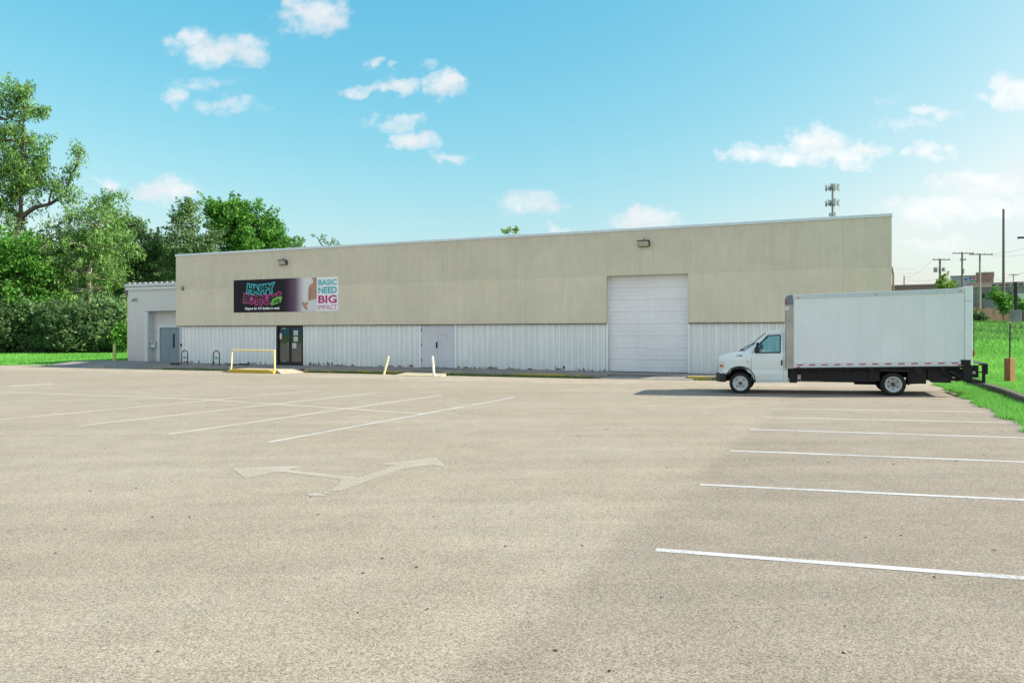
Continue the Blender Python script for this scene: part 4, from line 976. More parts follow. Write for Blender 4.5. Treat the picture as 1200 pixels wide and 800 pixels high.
# glass
def side_glass(off, name='side_window'):
    for side in (0, 1):
        mb = MB(); P_ = [(a_, hw(a_, b_) + off, b_) for a_, b_ in WIN]
        if side: P_ = [(a_, CW - y_, b_) for a_, y_, b_ in P_]
        mb.add(P_, [tuple(range(len(P_)))]); mb.build(name, M_GLASS, TR)
side_glass(0.015)
mb = MB(); P_ = [(.10, hw(.10, 1.30), 1.30), (.73, hw(.73, 1.835), 1.835), (.73, CW - hw(.73, 1.835), 1.835), (.10, CW - hw(.10, 1.30), 1.30)]; mb.add(P_, [(0, 1, 2, 3)]); mb.build('windscreen', M_GLASS, TR)
# window rubber, door seams as ribbons on the skin
def ribbon(pts, w_, off, closed=False):
    mb = MB(); P_ = []
    pts = list(pts) + ([pts[0]] if closed else [])
    for i in range(len(pts) - 1):
        a_, b_ = Vector((pts[i][0], pts[i][1])), Vector((pts[i + 1][0], pts[i + 1][1])); d = (b_ - a_); L_ = d.length; d.normalize(); n_ = Vector((-d.y, d.x)) * w_ / 2; k = max(1, int(L_ / 0.08))
        for j_ in range(k):
            q0 = a_ + d * (L_ * j_ / k); q1 = a_ + d * (L_ * (j_ + 1) / k)
            vv_ = [q0 - n_, q1 - n_, q1 + n_, q0 + n_]
            mb.add([(q.x, hw(q.x, q.y) - off, q.y) for q in vv_] + [(q.x, hw(q.x, q.y) + 0.01, q.y) for q in vv_], [(0, 1, 2, 3), (0, 4, 5, 1), (2, 6, 7, 3), (1, 5, 6, 2), (3, 7, 4, 0)])
    return mb
ribbon(WIN, 0.030, 0.004, True).build('window_rubber', M_BLACK, TR)
ribbon([(.33, .40), (.33, 1.18), (.36, 1.26), (.80, 1.80), (1.22, 1.81), (1.24, 1.24), (1.25, .42), (.44, .40)], 0.010, 0.0015).build('door_seam', M_CAPG, TR)
ribbon([(-.40, .575), (-.36, .585), (-.31, .672), (-.23, .742), (-.12, .78), (0, .795), (.11, .78), (.215, .737), (.31, .66), (.375, .56), (.405, .45), (.41, .345)], 0.075, 0.012).build('arch_lip', M_BLACK, TR)
ribbon([(.10, 1.30), (.73, 1.835)], 0.030, 0.003).build('pillar_trim', M_CAPG, TR)
mb = MB(); mb.tube([(-.02, .45, 1.305), (.25, .5, 1.48)], .012, 6); mb.box(-.03, .12, .2, 2.0, 1.285, 1.31); mb.build('wiper_cowl', M_BLACK, TR)
mb = MB(); mb.box(1.17, 1.21, hw(1.19, .95) - 0.035, hw(1.19, .95) + .0, .87, 1.03); mb.build('door_handle', M_BLACK, TR, bevel=0.01)
mb = MB(); v_, f_ = text('E-350', .075, -.02, 1.12, .003, 0, 0.0); mb.add([(a_ * .9, hw(a_, c_) - 0.004, c_) for a_, b2, c_ in v_], f_); mb.build('model_badge', M_GALV, TR, normals=False)
# headlights, grille, bumper
for side in (0, 1):
    fy = (lambda y_: CW - y_) if side else (lambda y_: y_)
    HL = [(-.668, .70), (-.60, .655), (-.50, .70), (-.475, .93), (-.50, .955), (-.668, .94)]
    mb = MB(); n_ = len(HL)
    mb.add([(a_, fy(hw(a_, b2) - 0.008), b2) for a_, b2 in HL] + [(a_, fy(hw(a_, b2) + 0.16), b2) for a_, b2 in HL], [tuple(range(n_)), tuple(range(2 * n_ - 1, n_ - 1, -1))] + [(i, n_ + i, n_ + (i + 1) % n_, (i + 1) % n_) for i in range(n_)])
    hl = mb.build('headlight', M_LAMPCLR, TR)
    mb = MB(); A_ = [(-.62, .79), (-.51, .79), (-.505, .86), (-.62, .86)]; mb.add([(a_, fy(hw(a_, b2) - 0.013), b2) for a_, b2 in A_], [(0, 1, 2, 3)]); mb.build('side_marker', M_AMBER, hl)
mb = MB(); mb.box(-.70, -.655, .55, CW - .55, .70, 1.02); mb.build('grille', M_CAPG, TR, bevel=0.02)
mb = MB()
top = [(-.70, .50), (-.72, .58), (-.72, .62)]
bp = [(-.42, .10), (-.60, .20), (-.74, .45), (-.77, .80), (-.77, CW - .80), (-.74, CW - .45), (-.60, CW - .20), (-.42, CW - .10), (-.42, CW - .3), (-.42, .3)]
n_ = len(bp); mb.add([(a_, b2, .34) for a_, b2 in bp] + [(a_, b2, .60) for a_, b2 in bp], [tuple(range(n_)), tuple(range(2 * n_ - 1, n_ - 1, -1))] + [(i, n_ + i, n_ + (i + 1) % n_, (i + 1) % n_) for i in range(n_)])
mb.build('front_bumper', M_BLACK, TR, bevel=0.03)
# mirrors
for side in (0, 1):
    fy = (lambda y_: CW - y_) if side else (lambda y_: y_)
    mb = MB(); ys_ = sorted((fy(-.10), fy(.13))); mb.box(.44, .56, ys_[0], ys_[1], 1.27, 1.36); mb.tube([(.50, fy(.16), 1.30), (.50, fy(.0), 1.30)], .02, 6)
    mo = mb.build('mirror', M_BLACK, TR, bevel=0.02)
    ys_ = sorted((fy(-.14), fy(-.02))); mb = MB(); mb.box(.47, .55, ys_[0], ys_[1], 1.28, 1.55); mb.build('mirror_housing', M_BLACK, mo, bevel=0.02)
# interior
mb = MB(); mb.box(.28, .48, .34, CW - .34, .8, 1.26); mb.box(.46, 1.34, .2, CW - .2, .45, .55); mb.build('dashboard', M_INT, TR, bevel=0.03)
for yy in (.45, 1.30):
    mb = MB(); mb.box(.72, 1.2, yy, yy + .5, .6, .9); mb.prism([(1.10, .85), (1.24, .85), (1.32, 1.46), (1.22, 1.48)], yy, yy + .5); mb.prism([(1.22, 1.50), (1.32, 1.50), (1.33, 1.68), (1.25, 1.69)], yy + .12, yy + .38); mb.build('seat', M_INT, TR, bevel=0.03)
mb = MB(); ring = [(.58 + .06 * math.sin(t_), .68 + .19 * math.cos(t_), 1.27 + .18 * math.sin(t_)) for t_ in np.linspace(0, 2 * PI, 21)]; mb.tube(ring, .014, 6); mb.tube([(.58, .68, 1.27), (.42, .68, 1.15)], .02, 6); mb.build('steering_wheel', M_INT, TR)
# box body (raked: tail sits higher)
RK = 0.0258
zf = lambda x: RK * (x - 1.28)
BW_ = 2.26
mb = MB(); mb.box(1.52, 5.955, 0.012, BW_ - .012, .93, 2.83, zf=zf); boxo = mb.build('cargo_box', M_BOXW, TR)
mb = MB()
for y0, y1 in ((-.004, .03), (BW_ - .03, BW_ + .004)):
    mb.box(1.50, 5.96, y0, y1, 2.832, 2.94, zf=zf); mb.box(1.50, 5.96, y0 - .003 if y0 < 1 else y0, y1, 2.82, 2.838, zf=zf)
mb.build_each('top_rail', M_BOXTRIM, TR, bevel=0.006)
mb = MB(); mb.box(1.50, 5.95, .03, BW_ - .03, 2.86, 2.935, zf=zf); mb.build('roof', M_BOXW, TR)
mb = MB(); mb.box(1.50, 5.96, 0.0, BW_, .80, .928, zf=zf); lower = mb.build('lower_rail', M_BOXTRIM, TR, bevel=0.006)
mb = MB()
for k in range(13):
    x0 = 1.62 + k * .335; mb.box(x0, x0 + .165, -.0045, -.0005, .865, .895, zf=zf)
mb.build_each('red_reflector_strip', M_RED, lower)
mb = MB()
for k in range(13):
    x0 = 1.62 + k * .335 + .167; mb.box(x0, x0 + .166, -.0042, -.0005, .865, .895, zf=zf)
mb.build_each('white_reflector_strip', M_WTAPE, lower)
mb = MB(); mb.box(5.78, 5.87, -.0045, -.0005, .812, .842, zf=zf); mb.box(1.62, 1.70, -.0045, -.0005, .81, .835, zf=zf); mb.build_each('corner_reflector', M_RED, lower)
for x0 in (2.10, 2.72, 3.30, 3.86, 4.42, 4.95, 5.48):
    mb = MB(); mb.box(x0, x0 + .008, .0095, .0118, .93, 2.83, zf=zf); mb.build('panel_joint', M_JOINT, boxo)
mb = MB()
for k in range(44):
    x0 = 1.56 + k * .1; mb.box(x0, x0 + .016, -.009, -.0045, 2.875, 2.891, zf=zf)
rv = mb.build('rivet_row', M_CAPG, TR); rv['kind'] = 'stuff'
for x0 in (1.62, 3.7, 5.82):
    mb = MB(); mb.box(x0, x0 + .06, -.014, -.0045, 2.845, 2.865, zf=zf); mb.build('side_marker_lamp', M_AMBER, TR)
# front corners: aluminium posts with rounded edge, front wall
def corner(y_sign, z0, z1, mat, name, r=.10, grow=0.0):
    pts = []
    for t_ in np.linspace(0, PI / 2, 7): pts.append((1.28 + r - (r + grow) * math.sin(t_), r - (r + grow) * math.cos(t_)))
    pts = [(1.515, 0 - grow)] + pts + [(1.28 - grow, .25), (1.30, .25), (1.515, .03)]
    if y_sign: pts = [(a_, BW_ - b2) for a_, b2 in pts]
    n_ = len(pts); mb = MB(); mb.add([(a_, b2, z0 + zf(a_)) for a_, b2 in pts] + [(a_, b2, z1 + zf(a_)) for a_, b2 in pts], [tuple(range(n_)), tuple(range(2 * n_ - 1, n_ - 1, -1))] + [(i, n_ + i, n_ + (i + 1) % n_, (i + 1) % n_) for i in range(n_)])
    return mb.build(name, mat, TR, smooth=True, angle=35)
corner(0, .78, 2.655, M_ALU, 'corner_post'); corner(1, .78, 2.655, M_ALU, 'corner_post')
for sgn in (0, 1):
    # rounded dark cap at the upper front corner
    prof_ = [(1.275, 2.657), (1.275, 2.80), (1.30, 2.88), (1.36, 2.935), (1.44, 2.955), (1.515, 2.955), (1.515, 2.657)]
    mb = MB(); y0, y1 = (-.006, .26) if not sgn else (BW_ - .26, BW_ + .006); mb.prism(prof_, y0, y1)
    cpo = mb.build('corner_cap', M_CAPG, TR, bevel=0.03)
    mb = MB(); yy = -.016 if not sgn else BW_ + .007; mb.box(1.285, 1.335, yy, yy + .009, 2.72, 2.78); mb.build('clearance_lamp', M_RED, cpo)
mb = MB(); mb.box(1.29, 1.40, -.008, -.0005, 2.50, 2.60); mb.build('sticker', M_PAPER, TR)
mb = MB(); mb.box(1.285, 1.50, .25, BW_ - .25, .80, 2.93, zf=zf); mb.build('front_wall', M_BOXW, TR)
# rear frame and roll-up door
mb = MB()
for y0, y1 in ((-.006, .12), (BW_ - .12, BW_ + .006)): mb.box(5.962, 6.15, y0, y1, .80, 2.985, zf=zf)
mb.box(5.962, 6.15, .12, BW_ - .12, 2.80, 2.985, zf=zf); mb.build('rear_frame', M_TRUCKW, TR, bevel=0.008)
mb = MB()
for k in range(7): mb.box(6.06, 6.09, .12, BW_ - .12, .83 + k * .282, .83 + k * .282 + .275, zf=zf)
mb.build('rear_door', M_BOXW, TR)
mb = MB(); mb.box(5.965, 6.14, -.009, -.0065, 2.58, 2.588, zf=zf); mb.build('hinge_line', M_CAPG, TR)
mb = MB(); mb.box(6.152, 6.19, .0, .06, 1.18, 1.34); mb.build('tail_lamp', M_RED, TR); mb = MB(); mb.box(6.152, 6.19, BW_ - .06, BW_, 1.18, 1.34); mb.build('tail_lamp', M_RED, TR)
mb = MB(); mb.tube([(6.18, .04, 1.34), (6.18, .04, 2.2)], .012, 6); mb.build('grab_rail', M_BLACK, TR)
# tail-lift
mb = MB(); mb.box(5.86, 6.10, -.012, .10, .93, 1.09); mb.box(5.92, 6.14, -.008, .12, .50, .95); mb.box(5.92, 6.14, BW_ - .12, BW_ + .008, .50, 1.05)
mb.box(6.10, 6.20, .05, BW_ - .05, .80, .90); mb.build('lift_bracket', M_CHASSIS, TR, bevel=0.008)
mb = MB(); mb.prism([(6.15, 1.02), (6.15, 1.085), (6.50, 1.00), (6.52, .97), (6.50, .95)], .06, BW_ - .06); mb.build('lift_platform', M_GALV, TR)
mb = MB(); mb.box(6.30, 6.52, .02, .08, .94, .985); mb.box(6.42, 6.52, .02, .10, .70, .955); mb.box(6.38, 6.46, .02, .08, .46, .95); mb.box(6.00, 6.46, .02, .08, .455, .51); mb.tube([(6.1, .05, .76), (6.42, .05, .76)], .018, 6)
mb.box(6.12, 6.30, .05, .2, .60, .94); mb.tube([(5.6, .1, .78), (6.05, .1, .52)], .05, 8); mb.tube([(5.75, .1, .60), (6.2, .1, .90)], .04, 8); mb.tube([(5.45, .12, .72), (5.8, .12, .5)], .035, 8)
mb.box(6.42, 6.52, BW_ - .10, BW_ - .02, .70, .955); mb.box(6.38, 6.46, BW_ - .08, BW_ - .02, .46, .95); mb.box(6.39, 6.45, .08, BW_ - .08, .46, .51)
mb.build('lift_frame', M_CHASSIS, TR, bevel=0.008)
mb = MB(); mb.cyl((6.18, .03, .74), (6.18, .015, .74), .045, n=10); mb.cyl((5.72, .05, .88), (5.86, .05, .90), .02, n=8); mb.cyl((5.66, .05, .60), (5.72, .04, .58), .02, n=8); mb.build('lift_pivot', M_GALV, TR)
# chassis
mb = MB(); zf2 = lambda x: 0.020 * (x - 1.3)
for yy in (.55, 1.55): mb.box(.4, 6.1, yy, yy + .12, .48, .72, zf=zf2)
for xx in (1.45, 2.2, 2.95, 3.6, 4.7, 5.4): mb.box(xx, xx + .08, .05, BW_ - .05, .66, .775, zf=zf2)
mb.box(1.50, 5.95, .03, BW_ - .03, .74, .797, zf=zf)
mb.build('chassis_frame', M_CHASSIS, TR)
mb = MB(); mb.box(1.55, 3.70, .16, .22, .42, .775); mb.box(1.40, 1.62, .10, .5, .36, .775); mb.build('side_skirt', M_CHASSIS, TR, bevel=0.01)
mb = MB(); mb.box(1.63, 1.72, .094, .10, .46, .60); mb.build('step_plate', M_GALV, TR)
mb = MB(); mb.box(2.3, 3.3, .24, .62, .40, .68); mb.build('fuel_tank', M_CHASSIS, TR, bevel=0.04)
mb = MB(); mb.box(4.62, 5.02, .10, .5, .40, .86); mb.box(4.56, 4.60, .06, .60, .36, .86); mb.build('mudflap', M_CHASSIS, TR)
mb = MB(); mb.box(4.72, 4.88, .0, .10, .78, .86); mb.box(4.74, 4.90, -.01, .06, .70, .80); mb.build('marker_bracket', M_CHASSIS, TR)
mb = MB(); mb.box(5.05, 5.90, .15, 2.1, .50, .84); mb.box(5.15, 5.65, .12, .4, .44, .60); mb.build('lift_housing', M_CHASSIS, TR, bevel=0.02)
mb = MB(); mb.tube([(3.2, .7, .36), (4.1, .75, .36), (4.9, .9, .40)], .05, 8); mb.cyl((0, .3, .34), (0, CW - .3, .34), .06); mb.cyl((4.19, .3, .38), (4.19, BW_ - .3, .38), .08); mb.box(4.0, 4.4, .95, 1.3, .26, .52); mb.build('axle', M_CHASSIS, TR, bevel=0.01)
mb = MB(); mb.box(3.82, 4.58, .05, .6, .735, .80); mb.box(3.55, 3.83, .12, .5, .46, .80); mb.build('wheel_well', M_CHASSIS, TR)
# wheel arch liner so the arch reads dark
mb = MB(); arc = [(.40 * math.cos(t_), .38 + .44 * math.sin(t_)) for t_ in np.linspace(0, PI, 13)]
for y0, y1 in ((.2, .62), (CW - .62, CW - .2)):
    vs_ = [(a_, y_, b2) for y_ in (y0, y1) for a_, b2 in arc] + [(0, y1 if y0 < 1 else y0, .38)]; mb.add(vs_, [(i, i + 1, 14 + i, 13 + i) for i in range(12)] + [((13 if y0 < 1 else 0) + i, (13 if y0 < 1 else 0) + i + 1, 26) for i in range(12)])
mb.build_each('arch_liner', M_CHASSIS, TR)
# wheels
def wheel(x, y, z, facing, dish, R=.335, steer=0.0):
    """facing -1: outer face towards -y. rim is the part, tyre and hub are its children"""
    s_ = facing
    def L(pr): return [(r, s_ * yy) for r, yy in pr]
    rim = [(.20, .08), (.205, .10), (.215, .10), (.218, .09)]
    mb = MB()
    if dish: pr = [(.001, .0), (.06, .0), (.12, -.02), (.155, .0), (.175, .04), (.19, .085), (.200, .105), (.222, .105), (.222, -.09), (.19, -.10)]
    else: pr = [(.001, .085), (.06, .085), (.10, .070), (.135, .065), (.16, .05), (.18, .07), (.195, .10), (.222, .105), (.222, -.09), (.19, -.10)]
    mb.lathe(L(pr), (0, 0, 0), 36); w_ = mb.build('wheel_rim', M_RIM, TR, smooth=True, angle=50); w_.location = (x, y, z); w_.rotation_euler = (0, 0, steer)
    mb = MB(); pr = [(.215, .095), (.235, .112), (.28, .122), (R - .025, .112), (R - .006, .092), (R, .06), (R, .02), (R - .008, .018), (R - .008, .006), (R, .004), (R, -.06), (R - .006, -.09), (R - .025, -.11), (.28, -.12), (.22, -.10)]
    mb.lathe(L(pr), (0, 0, 0), 40); mb.build('tyre', M_RUBBER, w_, smooth=True, angle=40)
    mb = MB(); yo = .105 if not dish else .075
    mb.lathe(L([(.001, yo), (.030, yo), (.045, yo - .012), (.05, (.07 if not dish else -.005))]), (0, 0, 0), 16)
    for k in range(8):
        t_ = 2 * PI * k / 8; rr = .072; mb.cyl((rr * math.cos(t_), s_ * (.07 if not dish else -.01), rr * math.sin(t_)), (rr * math.cos(t_), s_ * (.10 if not dish else .04), rr * math.sin(t_)), .012, n=6)
    mb.build('hub', M_HUB, w_)
    mb = MB()
    for k in range(4 if not dish else 6):
        t_ = 2 * PI * (k + .5) / (4 if not dish else 6); rr = .135
        yo2 = .072 if not dish else -.006
        ca, sa = math.cos(t_), math.sin(t_)
        pts = [(rr * ca - sa * .03 * cc + ca * .014 * ss_, s_ * (yo2 + .002), rr * sa + ca * .03 * cc + sa * .014 * ss_) for cc, ss_ in [(math.cos(a2), math.sin(a2)) for a2 in np.linspace(0, 2 * PI, 9)[:-1]]]
        mb.add(pts, [tuple(range(8))])
    mb.build('hand_hole', M_CHASSIS, w_)
    return w_
wheel(0, .30, .312, -1, False, .325); wheel(0, CW - .30, .312, 1, False, .325)
rz_ = G(TX + 4.19 * math.cos(TA), TY + 4.19 * math.sin(TA)) - G(TX, TY) + .322
wheel(4.19, .20, rz_, -1, True, .33); wheel(4.19, .46, rz_, 1, True, .33); wheel(4.19, BW_ - .20, rz_, 1, True, .33); wheel(4.19, BW_ - .46, rz_, -1, True, .33)

# ------------------------------------------------------------------ trees
def atp(px, py, Y): return Vector(((px - 600) / F * Y, Y, CAMH - (py - 392) / F * Y))
def leaves_for(centers, radii, counts, size, droop=0.0, flat_=0.75):
    V_ = []; T_ = []
    for c_, r_, n_ in zip(centers, radii, counts):
        n_ = int(n_)
        d = RNG.normal(0, 1, (n_, 3)); d /= np.linalg.norm(d, axis=1)[:, None] + 1e-9
        rad = RNG.uniform(0.15, 1.0, n_) ** 0.6
        p = np.array(c_)[None] + d * rad[:, None] * np.array(r_)[None]
        if droop: p[:, 2] -= droop * RNG.uniform(0, 1, n_) ** 2 * 1.5
        a_ = RNG.normal(0, 1, (n_, 3)); a_ /= np.linalg.norm(a_, axis=1)[:, None]
        b_ = np.cross(a_, RNG.normal(0, 1, (n_, 3))); b_ /= np.linalg.norm(b_, axis=1)[:, None] + 1e-9
        L_ = size * RNG.uniform(0.6, 1.4, n_)[:, None]
        if droop: a_[:, 2] -= 0.9; a_ /= np.linalg.norm(a_, axis=1)[:, None]
        q_ = np.stack([p - a_ * L_ * .6, p + b_ * L_ * .28, p + a_ * L_ * .6, p - b_ * L_ * .28], 1)
        V_.append(q_.reshape(-1, 3)); T_.append(np.clip(RNG.normal(0, .20, n_) + RNG.uniform(.2, .8), 0, 1))
    return np.concatenate(V_), np.concatenate(T_)
def tree(name, label, Y, base_px, blobs, leafmat, size=0.30, dens=1.0, trunk=None, bark=M_BARK, cat='tree', group=None, droop=0.0, twigs=True, hf=base_h, clump=0.85, tr=0.28):
    """blobs: (px, py, rx_px, ry_px, clumps) of the crown at depth Y; trunk: list of pixel paths with radii"""
    bx = (base_px - 600) / F * Y; bz = hf(bx, Y)
    R_ = empty(name, (bx, Y, bz)); tag(R_, label, cat, group); O_ = Vector((bx, Y, bz))
    cs = []; rs = []; ns = []; br = MB(); joints = []
    if trunk is None:
        top = max(blobs, key=lambda b: b[3] * b[2]); t0 = atp(top[0], top[1], Y)
        trunk = [[(base_px, None, tr), (base_px * .5 + top[0] * .5, None, tr * .7), (top[0], top[1], tr * .3)]]
    for path in trunk:
        pts = []
        for k, (px, py, r) in enumerate(path):
            if py is None:
                ztop = atp(path[-1][0], path[-1][1], Y).z; z = bz - 0.2 + (ztop - bz) * (k / (len(path) - 1)); pts.append((Vector(((px - 600) / F * Y, Y + random.uniform(-.2, .2), z)), r))
            else: pts.append((atp(px, py, Y) + Vector((0, random.uniform(-.5, .5) if k else 0, 0)), r))
        P_ = []; Rr = []
        for k in range(len(pts) - 1):
            for q_ in range(4):
                t_ = q_ / 4; jit = Vector((random.uniform(-1, 1), random.uniform(-1, 1), 0)) * 0.10 * (pts[k + 1][0] - pts[k][0]).length * (0 if q_ == 0 else .35)
                P_.append(pts[k][0].lerp(pts[k + 1][0], t_) + jit - O_); Rr.append(pts[k][1] * (1 - t_) + pts[k + 1][1] * t_)
        P_.append(pts[-1][0] - O_); Rr.append(pts[-1][1]); br.tube(P_, Rr, 8); joints += P_
    for (px, py, rx, ry, nc) in blobs:
        c0 = atp(px, py, Y) - O_; ax = rx / F * Y; az = ry / F * Y; ay = max(ax, az) * .8
        for _ in range(nc):
            d = Vector((random.gauss(0, 1), random.gauss(0, 1), random.gauss(0, 1))).normalized() * random.uniform(.25, 1.0) ** .55
            c_ = c0 + Vector((d.x * ax, d.y * ay, d.z * az)); rr = random.uniform(.45, 1.35) * clump
            cs.append(tuple(c_)); rs.append((rr * random.uniform(.8, 1.3), rr * random.uniform(.8, 1.3), rr * random.uniform(.5, .95))); ns.append(dens * 115 * rr * rr)
            if twigs and random.random() < .5:
                j_ = min(joints, key=lambda q__: (q__ - c_).length + (3 if q__.z > c_.z + .5 else 0)); mid = j_.lerp(c_, .5) + Vector((random.uniform(-.4, .4), random.uniform(-.4, .4), random.uniform(-.3, .1)))
                if (j_ - c_).length < 9: br.tube([j_, mid, c_], [.06 + .012 * (c_ - j_).length, .045, .015], 5)
    n0 = len(cs); cc = sum((Vector(c_) for c_ in cs), Vector()) / max(1, n0)
    for i_ in range(n0):
        if random.random() > .55: continue
        c_ = Vector(cs[i_]); d = (c_ - cc); d.z = abs(d.z) * .6 + .4; d = (d.normalized() + Vector((random.gauss(0, .5), random.gauss(0, .5), random.gauss(.1, .5)))).normalized()
        L_ = random.uniform(.7, 1.7) * clump * 1.15; e_ = c_ + d * L_ + Vector((0, 0, -.25 * L_ * (droop > 0))); m_ = c_.lerp(e_, .55) + Vector((0, 0, .12 * L_))
        if Y < 95: br.tube([c_, m_, e_], [.022, .016, .008], 4)
        for q_ in (.45, .7, .95):
            p_ = c_.lerp(e_, q_); cs.append(tuple(p_)); rs.append((.22, .22, .20)); ns.append(9 * dens)
    br.build('trunk', bark, R_, smooth=True)
    V_, T_ = leaves_for(cs, rs, ns, size * .84, droop)
    fast_mesh('crown', V_, 4, T_, leafmat, parent=R_)
    return R_
GT = 'trees behind the left lawn'
# tall wispy tree with bare forked limbs
tree('cottonwood_tree', 'tallest tree with a wispy open crown and bare forked limbs rising over the others', 74, 22,
     [(28, 118, 16, 22, 26), (8, 110, 14, 24, 20), (48, 130, 9, 10, 8), (14, 160, 26, 18, 38), (28, 190, 26, 24, 80), (5, 215, 24, 30, 60), (45, 170, 18, 16, 14), (-20, 170, 30, 60, 60), (4, 262, 24, 26, 30), (35, 212, 20, 12, 22),
      (88, 172, 5, 7, 4), (90, 188, 6, 8, 3), (80, 205, 9, 10, 5), (62, 205, 12, 14, 6), (84, 228, 12, 12, 10), (70, 222, 10, 10, 6), (44, 236, 12, 10, 3)],
     M_LEAF_MID, .26, 1.0, [[(24, 412, .42), (20, 330, .36), (19, 280, .30), (25, 255, .26)], [(25, 255, .22), (14, 246, .16), (4, 246, .12)], [(25, 255, .2), (25, 215, .14), (27, 150, .10), (30, 112, .05)], [(8, 140, .09), (18, 132, .10), (26, 124, .06)],
       [(25, 255, .24), (42, 243, .19), (57, 239, .16), (74, 228, .12), (80, 205, .09), (92, 192, .07), (94, 176, .04)], [(57, 239, .10), (61, 225, .07)], [(18, 230, .14), (40, 209, .10)], [(20, 330, .2), (0, 290, .14), (-20, 240, .1)]],
     M_BARK, group=GT, droop=.45, clump=.68)
tree('willow_tree', 'feathery pale green tree with thin twigs sticking up between the tallest tree and the annex', 73, 112,
     [(112, 262, 34, 30, 60), (92, 300, 42, 44, 80), (130, 300, 26, 40, 50), (132, 240, 14, 10, 7), (138, 228, 9, 5, 3), (62, 290, 26, 32, 34), (100, 345, 46, 30, 60)], M_LEAF_MID, .26, 1.0, [[(112, 412, .3), (108, 340, .25), (112, 275, .15), (128, 240, .05), (146, 222, .03)], [(108, 340, .2), (80, 290, .1), (66, 262, .04)]], M_BARK_PALE, group=GT, droop=.35)
tree('broadleaf_tree', 'bright green bushy tree at the edge of the picture under the tallest tree', 71, 30,
     [(18, 305, 34, 36, 70), (-15, 330, 40, 50, 50), (45, 335, 30, 34, 50), (20, 360, 44, 30, 60)], M_LEAF_BRIGHT, .27, 1.0, group=GT)
tree('shade_tree', 'dark grey-green tree rising just behind the annex roof', 80, 165,
     [(160, 285, 30, 28, 60), (178, 300, 26, 30, 50), (150, 262, 16, 12, 14), (172, 330, 34, 34, 50), (150, 320, 30, 40, 50), (195, 320, 24, 40, 40)], M_LEAF_GREY, .27, .95, group=GT)
tree('elm_tree', 'loose grey-green tree with an airy top behind the warehouse corner', 78, 226,
     [(216, 262, 15, 18, 26), (222, 244, 10, 10, 9), (212, 292, 20, 18, 26), (238, 278, 20, 20, 24), (232, 300, 26, 14, 24)], M_LEAF_GREY, .26, .9, [[(228, 400, .3), (226, 320, .22), (220, 250, .06)], [(226, 320, .15), (240, 270, .05)]], M_BARK, group='trees behind the warehouse')
tree('maple_tree', 'large bright green round-topped tree showing above the warehouse roof', 82, 282,
     [(272, 262, 30, 24, 60), (262, 246, 22, 12, 18), (292, 272, 34, 22, 66), (282, 244, 10, 8, 7), (301, 244, 6, 7, 4), (312, 262, 14, 14, 12), (322, 284, 18, 14, 22), (336, 287, 7, 8, 5), (255, 285, 26, 20, 30), (300, 292, 36, 14, 40)], M_LEAF_BRIGHT, .30, 1.15, group='trees behind the warehouse')
tree('small_tree', 'tuft of a small tree just showing over the roof right of the big round tree', 84, 346, [(347, 284, 5, 4, 4), (344, 290, 6, 4, 4)], M_LEAF_MID, .22, 1.0, group='trees behind the warehouse', clump=.55)
tree('small_tree', 'pair of thin leafy sprigs poking over the roof above the banner', 84, 384, [(380, 279, 5, 4, 4), (391, 281, 4, 4, 3), (371, 276, 2, 1, 1), (384, 288, 9, 2, 4)], M_LEAF_GREY, .20, .9, [[(384, 380, .2), (384, 300, .12), (384, 286, .08)], [(384, 300, .1), (372, 278, .05)], [(384, 300, .08), (391, 278, .03)]], group='trees behind the warehouse', clump=.42, twigs=False)
tree('small_tree', 'lone leafy sprig showing over the middle of the roof', 70, 597, [(592, 273, 4, 1.5, 3), (600, 271, 4, 2, 3), (605, 274, 3, 1, 1)], M_LEAF_YEL, .20, 1.0, [[(597, 380, .2), (597, 290, .1), (598, 275, .05)]], group='trees behind the warehouse', clump=.36, twigs=False)
# understory bushes along the lawn
for k, (px, r_, py, lab, mt) in enumerate(((-12, 40, 385, 'dark undergrowth bush at the picture edge under the tallest tree', M_LEAF_DARK), (38, 34, 386, 'dark drooping bush below the bright green bushy tree', M_LEAF_GREY),
                            (86, 34, 384, 'wide dark bush with a black hollow beneath it below the feathery tree', M_LEAF_DARK), (122, 28, 386, 'grey-green bush at the lawn edge near the annex', M_LEAF_GREY), (150, 16, 398, 'low bright green bush beside the guard post', M_LEAF_BRIGHT))):
    tree('bush', lab, 69 + (k % 2) * 1.2, px, [(px, py - 8, r_, 26 if k < 4 else 9, 90 if k < 4 else 22), (px + 4, py + 15, r_ * 1.05, 11 if k < 4 else 6, 60 if k < 4 else 10)], mt, .27, 1.25, cat='bush', group='bushes at the foot of the trees', tr=.1, clump=.8)
# far tree masses closing the gaps
for px, py, rx, ry, lab in ((-60, 330, 60, 70, 'hazy green tree in the row behind, outermost of it'), (30, 340, 50, 60, 'tree in the row behind, seen through the bright bushy tree'), (105, 330, 50, 60, 'tree in the row behind, seen through the feathery tree'), (185, 345, 50, 48, 'tree in the row behind, seen through the dark tree over the annex')):
    tree('backdrop_tree', lab, 90, px, [(px, py, rx, ry, 130), (px, 395, rx * 1.1, 14, 110)], M_LEAF_DARK, .42, 1.3, group=GT, clump=1.3)

